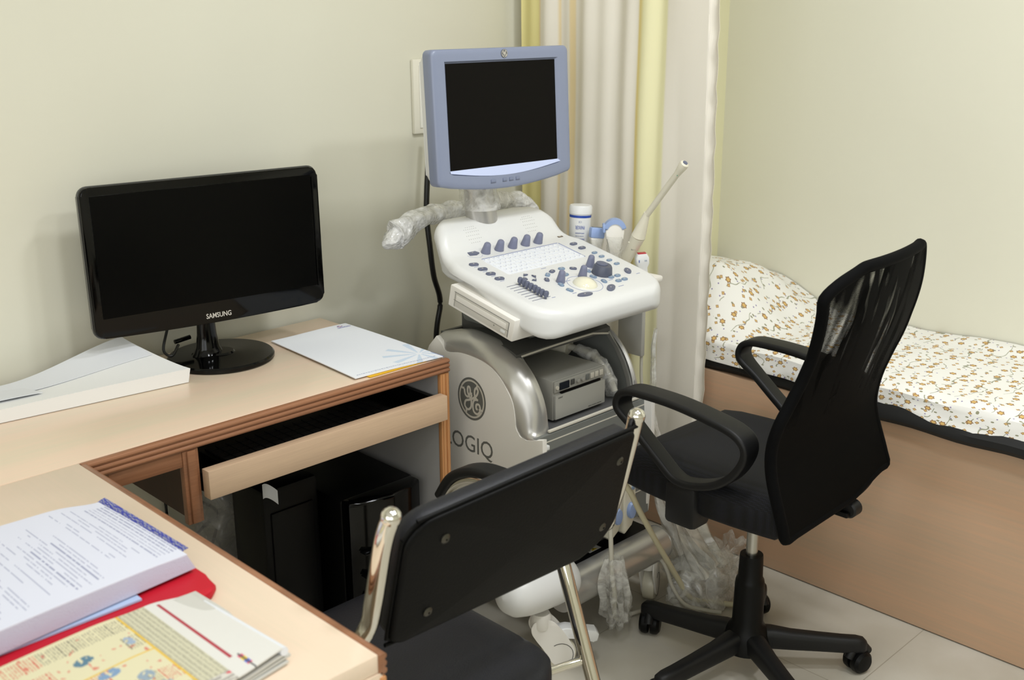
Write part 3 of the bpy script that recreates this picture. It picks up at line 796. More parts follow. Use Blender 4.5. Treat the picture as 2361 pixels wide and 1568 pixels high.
# ------------------------------------------------------------------ under the desk
pc = thing('computer_tower', 'glossy black computer tower standing on the floor under the desk', 'computer', (1.57, 2.25, 0))
bm = B(); box(bm, 1.452, 1.682, 2.075, 2.49, .012, .430, .006); part('case', bm, M['black'], pc)
bm = prism(B(), [(1.455, 2.08), (1.679, 2.08), (1.679, 2.045), (1.64, 2.022), (1.567, 2.012), (1.494, 2.022), (1.455, 2.045)], lambda x, y: Vector((x, y, .012)), lambda x, y: Vector((x, y, .433)), .012); part('front_bezel', bm, M['gloss'], pc)
for zz in (.30, .235, .17):
    bm = B(); box(bm, 1.47, 1.60, 2.003, 2.03, zz, zz + .003, .0008); part('bay_trim', bm, M['gloss'], pc)
bm = lathe(B(), [(.008, 0), (.008, .006), (.004, .008)], along((1.567, 2.016, .27), (1.567, 2.0, .27)), 16); part('power_button', bm, M['chrome'], pc)
for (x, y) in ((1.47, 2.1), (1.66, 2.1), (1.47, 2.46), (1.66, 2.46)): part('foot', box(B(), x - .012, x + .012, y - .012, y + .012, 0, .0125), M['black'], pc)
ups = thing('power_backup_unit', 'matt black box with a paper tag under the desk, left of the glossy tower', 'box', (1.36, 2.35, 0))
bm = B(); box(bm, 1.262, 1.42, 2.12, 2.27, .006, .50, .012); part('case', bm, M['black'], ups)
bm = B(); box(bm, 1.28, 1.40, 2.113, 2.121, .05, .44, .003); part('front_plate', bm, M['black'], ups)
bm = shell(B(), 8, 4, lambda u, v: Vector((lerp(1.255, 1.292, u), 2.105 + .006 * math.sin(u * 4), lerp(.492, .528, v) - .025 * u * u)), (0, .0008, 0)); part('paper_tag', bm, M['paper'], ups)
# grey plastic bag on the wall side
bm = B()
def bag(u, v):
    a = u * 2 * PI; r = .075 * (.55 + .45 * math.sin(PI * min(1, v * 1.3 + .12)))
    p = Vector((1.300 + r * 1.1 * math.cos(a), 2.395 + .045 * math.sin(a), lerp(.10, .52, v)))
    p += Vector((noise.noise(p * 14), noise.noise(p * 14 + Vector((3, 3, 3))), 0)) * .03; return p
grid(bm, 36, 26, bag); bmesh.ops.remove_doubles(bm, verts=bm.verts[:], dist=1e-5)
solo('plastic_bag', bm, M['film_dark'], 'grey translucent plastic bag hanging behind the divider under the desk', 'bag', smooth=60)
for k, pts in enumerate(([(1.215, 2.53, .72), (1.218, 2.53, .45), (1.22, 2.53, .25), (1.24, 2.52, .02)],
                         [(1.12, 2.50, .16), (1.20, 2.465, .22), (1.28, 2.455, .29), (1.31, 2.455, .30)],
                         [(1.26, 2.50, .12), (1.30, 2.475, .20), (1.335, 2.478, .30), (1.28, 2.475, .36), (1.24, 2.48, .41)])):
    solo('power_cable', tube(B(), pts, .004), M['cable'],
         ['black cable running straight down the wall below the desk', 'black cable reaching left across the wall below the desk', 'black cable looping beside the plastic bag under the desk'][k], 'cable')

# ------------------------------------------------------------------ wall plate and cable behind the machine
wp = thing('switch_plate', 'cream electrical switch plate on the wall half hidden by the scanner monitor', 'switch plate', (2.16, WY, 1.35))
bm = B(); box(bm, 2.108, 2.35, WY - .014, WY, 1.238, 1.452, .004); part('plate', bm, M['outlet'], wp)
bm = B(); box(bm, 2.128, 2.33, WY - .018, WY - .0135, 1.255, 1.435, .002); part('cover', bm, mat('switch_cover', C(240, 238, 228), .3), wp)
for i in range(3): part('switch', box(B(), 2.15 + i * .055, 2.19 + i * .055, WY - .024, WY - .0175, 1.31, 1.38, .003), M['outlet'], wp)
solo('wall_cable', tube(B(), [(2.135, 2.50, 1.24), (2.118, 2.50, 1.09), (2.105, 2.49, 1.0), (2.105, 2.48, .92), (2.118, 2.48, .82), (2.15, 2.49, .73), (2.13, 2.49, .62), (2.12, 2.5, .3), (2.14, 2.5, .01)], .0085), M['cable'], 'thick black cable hanging on the wall behind the ultrasound machine', 'cable')

# ------------------------------------------------------------------ ultrasound machine
CX = 2.015
us = thing('ultrasound_machine', 'tall white ultrasound scanner on wheels with a sloped control console, beside the desk', 'ultrasound machine', (CX, 2.0, 0))
SL = .222
def zp(y): return .925 + (y - 1.74) * SL
PA = math.atan(SL)
def PT(x, y, dz=0, rot=0):
    return Matrix.Translation((x, y, zp(y) + dz)) @ Matrix.Rotation(PA, 4, 'X') @ Matrix.Rotation(rot, 4, 'Z')
Y0, Y1 = 1.680, 2.235
HX, HZ = [2.035, 2.05, 2.065, 2.085, 2.105, 2.13, 2.16, 2.19, 2.216], [0, .004, .018, .048, .064, .071, .070, .062, .040]
def ztop(y): return zp(min(y, 2.05)) + (0 if y < 2.035 else interp(y, HX, HZ)) + (0 if y < 2.05 else .0)
def console_sec(y):
    w = .243 if y < 2.0 else interp(y, [2.0, 2.05, 2.08, 2.10, 2.13, 2.155, 2.175, 2.19, 2.20, 2.208, 2.213, 2.2155], [.243, .226, .217, .209, .192, .168, .140, .112, .084, .052, .025, .008])
    d = y - Y0; Rf = .10
    if d < Rf: w = w - Rf + math.sqrt(max(0, Rf ** 2 - (Rf - d) ** 2)) * 1.0
    zt = ztop(y); zb = zp(min(y, 2.0)) - .052 + .0 * y
    zb -= .022 * (1 - sm((y - 1.72) / .12))
    if y > 2.0: zb = zp(2.0) - .056
    rt = .022
    if d < rt: zt -= rt - math.sqrt(rt ** 2 - (rt - d) ** 2)
    rb = .045
    if d < rb: zb += (rb - math.sqrt(rb ** 2 - (rb - d) ** 2)) * .85
    return w, zt, zb
bm = B(); rings = []
ys = [Y0 + .0005, Y0 + .003, Y0 + .008, Y0 + .015, Y0 + .024, Y0 + .036, Y0 + .05, Y0 + .066, Y0 + .084, Y0 + .10] + [Y0 + .10 + k * (.20 / 8) for k in range(1, 9)]
ys += [2.0, 2.02, 2.035, 2.045, 2.055, 2.065, 2.075, 2.085, 2.095, 2.11, 2.13, 2.145, 2.16, 2.175, 2.185, 2.193, 2.20, 2.205, 2.209, 2.213, 2.215]
for y in ys:
    w, zt, zb = console_sec(y); h = max(zt - zb, .012); r1 = min(.024 + .012 * sm((y - 2.03) / .06), h * .42, w * .45); ring = []
    for k in range(40):
        pass
    pts = []
    n = 7
    for sx, a0 in ((1, 0), (-1, 90)):
        for k in range(n + 1):
            t = math.radians(a0 + 90 * k / n)
            pts.append((sx * (w - r1) + r1 * math.cos(t), zt - r1 + r1 * math.sin(t)))
    r2 = min(.018, h * .4, w * .4); wt = w; w = max(w * .6, w - .024 * sm((y - 1.84) / .16))
    for sx, a0 in ((-1, 180), (1, 270)):
        for k in range(n + 1):
            t = math.radians(a0 + 90 * k / n)
            pts.append((sx * (w - r2) + r2 * math.cos(t), zb + r2 + r2 * math.sin(t)))
    rings.append([bm.verts.new((CX + px_, y, pz_)) for px_, pz_ in pts])
for i in range(len(rings) - 1):
    m_ = len(rings[0])
    for k in range(m_): bm.faces.new((rings[i][k], rings[i][(k + 1) % m_], rings[i + 1][(k + 1) % m_], rings[i + 1][k]))
bm.faces.new(rings[0]); bm.faces.new(rings[-1][::-1])
console = part('control_console', bm, M['white'], us, smooth=50)
# side seam
# keys, knobs, sliders
def key(outline, x, y, m, name='key_button', h=.0035, rot=0, parent=None, lab=None, sym=True):
    bm = plate(B(), outline, PT(x, y, -.001, rot), h + .001, .0008); 
    o = part(name, bm, m, console, label=lab)
    if sym:
        b2 = plate(B(), rrect(.005, .002, .0009), PT(x, y, h, rot), .0003); part('key_symbol', b2, M['ink_light'], o)
    return o
for x, y in ((1.828, 1.986), (1.829, 1.955), (1.828, 1.925), (1.828, 1.894)): key(rrect(.026, .014, .006), x, y, M['key'], rot=-.2)
for x, y in ((2.191, 1.98), (2.192, 1.95)): key(rrect(.024, .013, .006), x, y, M['key'])
for x, y in ((2.199, 1.911), (2.198, 1.885), (2.198, 1.858), (2.199, 1.833)): key(rrect(.018, .010, .0045), x, y, M['key2'])
for x, y in ((2.112, 1.778), (2.137, 1.778), (2.113, 1.754), (2.137, 1.754)): key(rrect(.018, .012, .005), x, y, M['key2'])
for x, y, mm in ((1.99, 1.87, 'key'), (2.027, 1.872, 'key2'), (2.058, 1.86, 'key'), (1.962, 1.859, 'key2'), (2.008, 1.84, 'key2'), (1.937, 1.838, 'key'), (2.082, 1.832, 'key2'),
                 (2.068, 1.80, 'key2'), (2.073, 1.768, 'key2'), (1.949, 1.801, 'key2'), (1.945, 1.768, 'key2')):
    a0 = math.atan2(y - 1.784, x - 2.016); key(rrect(.019, .012, .005), x, y, M[mm], rot=a0 + PI / 2)
for x, y in ((1.906, 1.884), (1.923, 1.867), (1.888, 1.867), (1.906, 1.849)):
    key([(-.008, -.003), (0, .005), (.008, -.003), (.004, -.0045), (-.004, -.0045)], x, y, M['key'], 'arrow_key', rot=math.atan2(y - 1.867, x - 1.906) - PI / 2)
key(ell(.017, .009), 2.189, 1.787, M['key'], 'oval_key', rot=.9); key(ell(.021, .010), 2.058, 1.732, M['key'], 'oval_key', rot=.5); key(ell(.024, .008), 1.962, 1.733, M['key'], 'oval_key', rot=-.12)
key([(-.016, -.008), (-.014, .009), (.012, .012), (.018, -.006), (.004, -.012)], 1.876, 2.042, M['key'], 'power_key')
bm = B(); arcband(bm, PT(1.876, 2.040), .024, .0007, 150, 330, .0003); part('power_key_ring', bm, M['ink_slate'], console)
def knobm(T, r=.0115, h=.030):
    bm = lathe(B(), [(r * 1.05, 0), (r * 1.12, .002), (r, h * .35), (r * .84, h * .72), (r * .76, h * .9), (r * .55, h)], T, 20)
    for k in range(10):
        a_ = k * 2 * PI / 10; lathe(bm, [(.0012, 0), (.0008, h * .6)], T @ Matrix.Translation((r * 1.0 * math.cos(a_), r * 1.0 * math.sin(a_), .004)) @ Matrix.Rotation(-.16, 4, (-math.sin(a_), math.cos(a_), 0)), 6)
    return bm
for x, y in ((1.913, 2.033), (1.961, 2.033), (2.009, 2.032), (2.056, 2.031), (2.102, 2.029)):
    part('rotary_knob', knobm(PT(x, y, -.001) @ Matrix.Rotation(.12, 4, 'X')), M['knob'], console)
for x, y in ((1.962, 1.815), (2.041, 1.813), (2.115, 1.853)):
    part('rotary_knob', knobm(PT(x, y, -.001), .0105, .032), M['knob'], console)
bm = lathe(B(), [(.0265, 0), (.027, .004), (.0235, .022), (.021, .026), (.0165, .0265)], PT(2.108, 1.806, -.001), 36); o = part('gain_dial', bm, mat('dial_slate', C(84, 88, 104), .4), console)
bm = lathe(B(), [(.015, 0), (.015, .0035), (.012, .0045)], PT(2.108, 1.806, .0245), 28); part('dial_cap', bm, M['key'], o)
o = part('trackball', lathe(B(), [(.0325 * math.cos(t), .0325 * math.sin(t) * .62) for t in [k * PI / 2 / 12 for k in range(12)]], PT(2.014, 1.780, -.004), 40), M['ball'], console)
bm = B(); arcband(bm, PT(2.014, 1.780), .046, .0012, 0, 360, .0005, 48); part('trackball_ring', bm, M['ink_slate'], console)
for k in range(8):
    y = lerp(1.853, 1.767, k / 7)
    bm = B(); box(bm, -.031, .031, -.0007, .0007, -.0005, .0005, T=PT(1.842, y - .002)); o = part('slider_slot', bm, M['key'], console)
    bm = lathe(B(), [(.003, 0), (.003, .006), (.0062, .008), (.0068, .016), (.0055, .020), (.003, .0212)], PT(1.850 + .001 * math.sin(k * 2), y - .006, -.001), 16); part('slider_knob', bm, M['key'], console)
# full keyboard printed in shallow relief
kb2 = part('keyboard_membrane', plate(B(), rrect(.285, .100, .006), PT(2.012, 1.953, -.001), .0012, .0003), mat('key_white', C(236, 238, 244), .35), console)
bm = B(); bl = B()
rr = random.Random(3)
for j in range(6):
    nk = 15 if j else 16
    for i in range(nk):
        wv = .27 / nk; x = 2.012 - .135 + wv * (i + .5) + (.003 * j if j else 0) - .008; y = 1.953 + .042 - j * .0165
        box(bm, -wv / 2 + .0008, wv / 2 - .0008, -.0062, .0062, 0, .0014, .0005, 1, T=PT(x, y, .0002))
        if rr.random() < .85: box(bl, -.0016, .0014, -.0012, .0012, 0, .0002, T=PT(x - .003, y + .001, .0017))
part('keys', bm, mat('key_white_top', C(240, 242, 246), .35), kb2); part('key_legends', bl, M['ink_slate'], kb2)
bm = B(); box(bm, -.0004, .0004, -.05, .05, 0, .0016, T=PT(2.1545, 1.953)); box(bm, -.14, .14, -.0003, .0003, 0, .0016, T=PT(2.012, 2.004)); part('keyboard_outline', bm, M['ink_slate'], kb2)
# legends next to keys
bm = B()
for x, y, w_ in ((1.865, 2.062, .012), (2.19, 2.048, .016), (1.985, 1.895, .018), (1.982, 1.83, .025), (1.985, 1.812, .02), (2.10, 1.80, .018), (2.10, 1.768, .016), (2.095, 1.73, .02), (2.205, 1.765, .014), (1.945, 1.752, .014), (2.10, 1.84, .02), (1.876, 1.757, .012)):
    box(bm, -w_ / 2, w_ / 2, -.0009, .0009, 0, .0004, T=PT(x, y, .0002))
for y in (1.974, 1.943, 1.913, 1.882): box(bm, -.007, .007, -.0007, .0007, 0, .0004, T=PT(1.826, y, .0002))
part('panel_legends', bm, M['ink_slate'], console)
bm = B(); box(bm, -.009, .009, -.005, .005, -.001, .001, T=PT(2.197, 2.036)); o = part('usb_socket', bm, mat('brown_socket', C(96, 78, 62), .4), console)
bm = B(); box(bm, -.005, .005, -.0018, .0018, .001, .0016, T=PT(2.197, 2.036)); part('socket_contact', bm, M['ink_light'], o)
# loudspeaker perforations on the raised rear
for cxs in (1.910, 2.118):
    bm = B()
    for i in range(7):
        for j in range(6):
            if (i + j) % 1 == 0 and not (i in (0, 6) and j in (0, 5)):
                yy = 2.066 + j * .0056 ; T_ = Matrix.Translation((cxs - .021 + i * .007 + (j % 2) * .0035, yy, ztop(yy) + .0001)) @ Matrix.Rotation(math.radians(52), 4, 'X')
                lathe(bm, [(.0008, -.0008), (.0008, .0004)], T_, 6)
    part('speaker_holes', bm, M['seam'], console)
# lower casing of the console: optical drive on the left, frame, grey knob at the right
a_ = math.atan((.935 - .887) / (1.984 - 1.768))
TD = Matrix.Translation((1.775, 1.985, .935)) @ Matrix.Rotation(a_, 4, 'X')
bm = B(); box(bm, -.02, .16, -.222, .008, -.050, .006, .003, T=TD); dv = part('optical_drive', bm, M['white_warm'], us)
bm = B(); box(bm, -.0212, -.019, -.205, -.012, -.043, -.006, .0008, T=TD); o = part('drive_door', bm, mat('drive_bezel', C(206, 202, 192), .4), dv)
bm = B(); box(bm, -.0225, -.021, -.198, -.020, -.026, -.012, .0004, T=TD); part('tray_front', bm, M['white_warm'], o)
bm = B(); box(bm, -.023, -.021, -.198, -.182, -.039, -.031, .0012, T=TD); part('eject_button', bm, M['white'], o)
bm = B(); box(bm, -.0216, -.0205, -.206, -.011, -.0063, -.0055, T=TD); box(bm, -.0216, -.0205, -.2065, -.2055, -.044, -.0055, T=TD); box(bm, -.0216, -.0205, -.206, -.011, -.0275, -.0268, T=TD); box(bm, -.0216, -.0205, -.016, -.0153, -.044, -.0055, T=TD); box(bm, -.0222, -.0214, -.160, -.1575, -.034, -.0315, T=TD)
part('drive_seams', bm, M['seam'], dv)
bm = B(); box(bm, 1.88, 2.20, 1.84, 2.10, .80, .895, .02); part('console_underside', bm, M['mgrey'], us)
bm = lathe(B(), [(.020, -.006), (.022, 0), (.020, .008), (.012, .011)], along((2.252, 1.775, .885), (2.30, 1.775, .885)), 24); part('release_knob', bm, M['silver_grey'], us)

# neck and monitor
bm = B(); rings = []
for k in range(9):
    t = k / 8; c = Vector((lerp(1.992, 1.965, t), lerp(2.128, 2.122, t), lerp(1.048, 1.19, t))); r = lerp(.046, .040, sm(t))
    rings.append([bm.verts.new(c + Vector((r * math.cos(a2 * PI / 16), r * .8 * math.sin(a2 * PI / 16), 0))) for a2 in range(32)])
for i in range(8):
    for k in range(32): bm.faces.new((rings[i][k], rings[i][(k + 1) % 32], rings[i + 1][(k + 1) % 32], rings[i + 1][k]))
bm.faces.new(rings[0][::-1]); bm.faces.new(rings[-1])
part('monitor_neck', bm, M['silver'], us)
def wrap(c0, c1, r0, r1, amp, seed, seg=48, n=26):
    bm = B(); c0 = Vector(c0); c1 = Vector(c1)
    V = []
    for i in range(n + 1):
        t = i / n; c = c0.lerp(c1, t); r = lerp(r0, r1, t)
        row = []
        for k in range(seg):
            an = 2 * PI * k / seg; p = c + Vector((r * math.cos(an), r * math.sin(an), 0))
            nn = noise.noise(p * 28 + Vector((seed, 0, 0))) + .5 * noise.noise(p * 70 + Vector((0, seed, 0)))
            row.append(bm.verts.new(p + Vector((math.cos(an), math.sin(an), .4)) * nn * amp))
        V.append(row)
    for i in range(n):
        for k in range(seg): bm.faces.new((V[i][k], V[i][(k + 1) % seg], V[i + 1][(k + 1) % seg], V[i + 1][k]))
    return bm
o = part('neck_film', wrap((1.985, 2.126, 1.085), (1.968, 2.122, 1.185), .053, .050, .009, 3), M['film'], us, smooth=70)

MO = us
T2 = Matrix.Translation((2.0055, 2.052, 1.334)) @ Matrix.Rotation(math.radians(-4.5), 4, 'Z') @ Matrix.Rotation(math.radians(-3.2), 4, 'X')
w2, h2 = .448, .330
def outl(w, h, r, bul, dz=0): return [(x, z + dz) for x, z in mpanel(w, h, r, bul)]
def m2(bm, w, h, r, bul, y0, y1, bev): return prism(bm, outl(w, h, r, bul), lambda x, z: T2 @ Vector((x, y0, z)), lambda x, z: T2 @ Vector((x, y1, z)), bev, 4)
scr = part('monitor_back_shell', m2(B(), w2 - .010, h2 - .012, .022, .020, .030, .056, .010), M['white'], us)
# front bezel: a ring sloping in to the screen
bm = B()
O = outl(w2, h2, .014, .022); N = len(O)
def inner_pt(p, s=1.0):
    x, z = p; return (max(-.188, min(.188, x * 1.2)), max(-.128, min(.140, z * 1.3)))
sec = [(1.0, .0, .034), (1.0, -.0005, .018), (1.0, .0, .004), (.992, .0018, .0008), (.975, .005, -.001), (.93, .014, -.002)]
rings = []
for s, ins, y in sec:
    rings.append([bm.verts.new(T2 @ Vector((x * (1 - ins * 2 / w2 * 1.0), y, z * (1 - ins * 2 / h2)))) for x, z in O])
I1 = [(max(-.186, min(.186, x)), max(-.134 - .019 * math.cos(min(1, abs(x) / .21) * PI / 2) * (1 if z < 0 else 0), min(.136, z)) if abs(z) > .0 else z) for x, z in O]
rings.append([bm.verts.new(T2 @ Vector((x, -.0015, z))) for x, z in I1])
rings.append([bm.verts.new(T2 @ Vector((x * .965, .006, z * (.972 if z > 0 else .985)))) for x, z in I1])
for i in range(len(rings) - 1):
    for k in range(N): bm.faces.new((rings[i][k], rings[i][(k + 1) % N], rings[i + 1][(k + 1) % N], rings[i + 1][k]))
bm.faces.new(rings[0]); bm.faces.new(rings[-1])
bz = part('monitor_bezel', bm, M['bluegrey'], us, smooth=40)
bm = B(); box(bm, -.179, .179, .0045, .007, -.130, .131, T=T2); part('display_screen', bm, M['screen2'], us)
bm = B()
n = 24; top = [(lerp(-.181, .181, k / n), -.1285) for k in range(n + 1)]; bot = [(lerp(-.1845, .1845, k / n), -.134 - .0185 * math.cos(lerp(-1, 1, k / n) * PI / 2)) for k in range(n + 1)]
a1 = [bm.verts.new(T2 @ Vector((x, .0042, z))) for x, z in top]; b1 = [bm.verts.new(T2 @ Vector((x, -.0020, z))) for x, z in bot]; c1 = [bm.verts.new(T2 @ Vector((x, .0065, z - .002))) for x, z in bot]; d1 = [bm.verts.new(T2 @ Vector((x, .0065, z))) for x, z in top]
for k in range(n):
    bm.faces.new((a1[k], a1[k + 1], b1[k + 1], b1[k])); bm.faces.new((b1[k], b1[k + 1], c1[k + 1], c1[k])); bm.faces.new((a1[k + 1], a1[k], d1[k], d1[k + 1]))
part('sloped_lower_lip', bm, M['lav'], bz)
for x, w_ in ((-.050, .016), (-.012, .013), (.010, .013), (.032, .013)):
    bm = B(); box(bm, x - w_ / 2, x + w_ / 2, -.0042, -.001, -.1685, -.1605, .0015, T=T2); o = part('monitor_button', bm, mat('bezel_button', C(124, 132, 156), .4), bz)
    bm = B(); box(bm, x - w_ / 2 - .0008, x + w_ / 2, -.0034, -.001, -.1695, -.1684, T=T2); part('button_gap', bm, M['key'], o)
def ge_mark(bm_bg, bm_fg, T, R, th):
    """round badge: ring and flourished monogram"""
    plate(bm_bg, ell(R, R, 48), T, th)
    T1 = T @ Matrix.Translation((0, 0, th))
    S = lambda pts: [(x * R, y * R) for x, y in pts]
    w = R * .105
    for a0 in (58, 148, 238, 328):
        arcband(bm_fg, T1, R * .86, R * .085, a0, a0 + 88, th * .35, 16)
        e = math.radians(a0 + 2); r_ = R * .80
        stroke(bm_fg, T1, [(R * .86 * math.cos(e), R * .86 * math.sin(e)), (R * .74 * math.cos(e - .03), R * .74 * math.sin(e - .03)), (R * .66 * math.cos(e - .16), R * .66 * math.sin(e - .16))], w, th * .5, 4)
    # left letter
    stroke(bm_fg, T1, S([(-.52, .38), (-.46, .12), (-.26, .05), (-.10, .28), (-.14, .52), (-.26, .50), (-.28, .26), (-.10, .02), (.02, .20)]), w, th * .5)
    stroke(bm_fg, T1, S([(-.02, .30), (-.02, -.05), (-.06, -.40), (-.28, -.56), (-.50, -.42), (-.44, -.18), (-.18, -.08), (.10, .05), (.34, .22), (.46, .44), (.38, .60), (.24, .48), (.22, .22), (.32, .08), (.46, .02)]), w, th * .5)
    # right letter
    stroke(bm_fg, T1, S([(.40, .04), (.18, -.02), (.08, -.26), (.14, -.56), (.40, -.64), (.60, -.44), (.54, -.18), (.34, -.20), (.32, -.38), (.42, -.42)]), w, th * .5)
bb, bf = B(), B(); ge_mark(bb, bf, T2 @ frame((.003, -.0022, .1505), (1, 0, 0), (0, 0, 1)), .0105, .0012)
o = part('round_badge', bb, mat('badge_grey', C(84, 86, 92), .35), bz); part('badge_monogram', bf, M['ink_light'], o)

# ---------- lower cabinet
XL, XR = 1.800, 2.230
inn = [(2.081, .763), (2.064, .743), (2.010, .751), (1.952, .750), (1.906, .741), (1.870, .722), (1.843, .696), (1.821, .665), (1.812, .627), (1.810, .604), (1.797, .584), (1.773, .578), (1.716, .594)]
outp = [(2.125, .771), (2.122, .776), (2.079, .789), (2.024, .799), (1.981, .797), (1.930, .791), (1.893, .779), (1.848, .759), (1.808, .725), (1.782, .688), (1.765, .646), (1.758, .604), (1.752, .575)]
def fender(x0, dx, name, lab=None):
    I = spline([(0, y, z) for y, z in inn], 4); Op = spline([(0, y, z) for y, z in outp], 4)
    bm = B(); K = 9; rows = []
    for p, q in zip(I, Op):
        row = []
        for k in range(K + 1):
            th = PI / 2 * k / K
            row.append(bm.verts.new((x0 + dx * (1 - math.cos(th)), lerp(p.y, q.y, math.sin(th)), lerp(p.z, q.z, math.sin(th)))))
        rows.append(row)
    for i in range(len(rows) - 1):
        for k in range(K): bm.faces.new((rows[i][k], rows[i][k + 1], rows[i + 1][k + 1], rows[i + 1][k]))
    # return face toward the middle
    R2 = []
    for q in Op: R2.append(bm.verts.new((x0 + dx + (.016 if dx > 0 else -.004), q.y + .005, q.z - .003)))
    for i in range(len(rows) - 1): bm.faces.new((rows[i][K], R2[i], R2[i + 1], rows[i + 1][K]))
    return part(name, bm, M['silver'], us, smooth=60)
fender(XL, .05, 'silver_fender'); fender(XR, -.028, 'silver_fender')
back_y = 2.30
side = [(2.125, .771), (2.13, .737), (2.15, .70), (2.19, .55), (2.22, .25), (1.72, .25), (1.71, .45)] 
sidep = [(y, z) for y, z in inn[::-1]] + [(2.098, .777), (2.13, .745), (2.165, .68), (2.20, .55), (2.23, .26), (1.725, .26), (1.712, .45)]
sp = spline([(0, y, z) for y, z in inn[::-1]], 4)
sidep = [(p.y, p.z) for p in sp] + [(2.102, .777), (2.132, .745), (2.165, .68), (2.20, .55), (2.23, .26), (1.725, .26), (1.712, .45)]
for x0, sgn in ((XL, 1), (XR, -1)):
    bm = prism(B(), sidep, lambda y, z: Vector((x0 - sgn * .002, y, z)), lambda y, z: Vector((x0 + sgn * .012, y, z)), .0015, 2)
    sdp = part('side_cover', bm, M['white_warm'], us)
    if sgn == 1: SIDE = sdp
# logo and name on the left cover
bb, bf = B(), B(); TS = frame((XL - .0021, 1.968, .637), (0, -1, 0), (0, 0, 1))
ge_mark(bb, bf, TS @ Matrix.Diagonal((.93, 1.02, 1, 1)), .056, .0006)
o = part('round_logo', bb, M['ink'], SIDE); part('logo_monogram', bf, M['ink_light'], o)
bm = B(); arcband(bm, TS, .0001, .0001, 0, 10) ; bm.free()
part('name_lettering', textfit('LOGIQ', .182, .054, frame((XL - .0022, 1.983, .508), (0, -1, 0), (0, 0, 1)), .0006), M['ink'], SIDE)
# top cover between the fenders, following the arch
arch = [(2.10, .775), (2.079, .783), (2.024, .795), (1.981, .793), (1.930, .787), (1.893, .782), (1.866, .774), (1.853, .769)]
bm = B(); shell(bm, len(arch) - 1, 2, lambda u, v: Vector((lerp(1.845, 2.202, v), arch[int(round(u * (len(arch) - 1)))][0], arch[int(round(u * (len(arch) - 1)))][1])), (0, 0, -.012)); part('top_cover', bm, M['dgrey'], us)
# opening: reveals either side, ledge and dark compartment
fr = [(1.849, .758), (1.815, .722), (1.790, .685), (1.772, .645), (1.762, .604), (1.756, .575)]
for x0, x1 in ((1.848, 1.866), (2.192, 2.204)):
    bm = B(); shell(bm, 5, 1, lambda u, v: Vector((lerp(x0, x1, v), fr[int(round(u * 5))][0] + .002, fr[int(round(u * 5))][1])), (0, .012, -.004)); part('opening_side_trim', bm, M['silver_grey'], us)
bm = B()
T3 = [lerp(0, 1, k / 10) for k in range(11)]
for k in range(10):
    x0, x1 = lerp(1.874, 2.162, k / 10), lerp(1.874, 2.162, (k + 1) / 10)
P3 = [Vector((lerp(1.862, 2.196, t), 1.851, .760 + .006 * math.sin(t * PI * .62 + .4) - .012 * sm((t - .8) / .2))) for t in T3]
sweep(bm, P3, lambda t: circ(.0028, 8)); part('opening_top_rim', bm, M['ink_light'], us)
CW = [(2.15, .56), (1.768, .56), (1.768, .60), (1.79, .672), (1.82, .715), (1.864, .752), (2.05, .768), (2.15, .768)]
bm = prism(B(), CW, lambda y, z: Vector((1.862, y, z)), lambda y, z: Vector((1.868, y, z))); part('compartment_wall', bm, M['mgrey'], us)
bm = prism(B(), CW, lambda y, z: Vector((2.196, y, z)), lambda y, z: Vector((2.203, y, z))); part('compartment_wall', bm, M['mgrey'], us)
bm = B(); box(bm, 1.865, 2.203, 2.15, 2.16, .560, .765); part('compartment_back', bm, M['dgrey'], us)
bm = B(); box(bm, 1.868, 2.198, 1.752, 2.150, .582, .590, .001); part('shelf', bm, mat('shelf_grey', C(84, 84, 84), .4), us)
bm = B(); box(bm, 1.852, 2.204, 1.745, 1.753, .589, .596, .002); part('shelf_rim', bm, M['ink_light'], us)
bm = B(); shell(bm, 6, 1, lambda u, v: Vector((lerp(1.804, 2.226, v), lerp(1.742, 1.722, u), lerp(.587, .26, u))), (0, .012, 0)); fp = part('front_panel', bm, M['mgrey'], us)
for zz in (.569, .42, .33):
    bm = B(); box(bm, 1.806, 2.224, 1.7205 + (zz - .26) * .064, 1.7245 + (zz - .26) * .064, zz, zz + .003); part('panel_line', bm, M['ink_light'], fp)
bm = B(); box(bm, 1.812, 1.838, 1.730, 1.745, .554, .566, .002); part('white_clip', bm, M['white'], fp)
bm = B(); box(bm, 1.815, 2.215, 1.768, 2.19, .20, .575); part('cabinet_core', bm, M['dgrey'], us)
bm = B(); box(bm, 1.90, 2.13, 1.93, 2.12, .77, .83, .01); part('lift_column', bm, M['dgrey'], us)
# base
bm = B(); box(bm, 1.84, 2.245, 1.70, 2.30, .135, .205, .008); bs = part('base_block', bm, M['black'], us)
TL = Matrix.Translation((2.030, 1.752, .2055))
bm = plate(B(), rrect(.046, .022, .001), TL, .0004); o = part('warning_label', bm, M['warnwhite'], bs)
bm = plate(B(), [(-.011, -.008), (.011, -.008), (0, .009)], TL @ Matrix.Translation((0, 0, .0004)), .0003); part('warning_triangle', bm, M['warn'], o)
bm = plate(B(), [(-.0012, -.004), (.0012, -.004), (.0016, .004), (-.0016, .004)], TL @ Matrix.Translation((0, 0, .0007)), .0002); part('warning_mark', bm, M['black'], o)
bm = rod(B(), (1.82, 1.680, .182), (2.222, 1.680, .182), .047, seg=40); part('foot_bar', bm, M['silver'], us)
bm = lathe(B(), [(.0, -.225), (.022, -.222), (.040, -.212), (.053, -.192), (.059, -.16), (.061, -.12), (.060, -.06), (.057, -.01), (.052, 0)], along((1.856, 1.690, .216), (1.90, 1.690, .211)), 40); part('white_foot', bm, M['white'], us)
bm = lathe(B(), [(.049, 0), (.045, .008), (.03, .014), (0, .016)], along((2.222, 1.680, .182), (2.4, 1.680, .182)), 32); part('foot_bar_cap', bm, M['silver'], us)
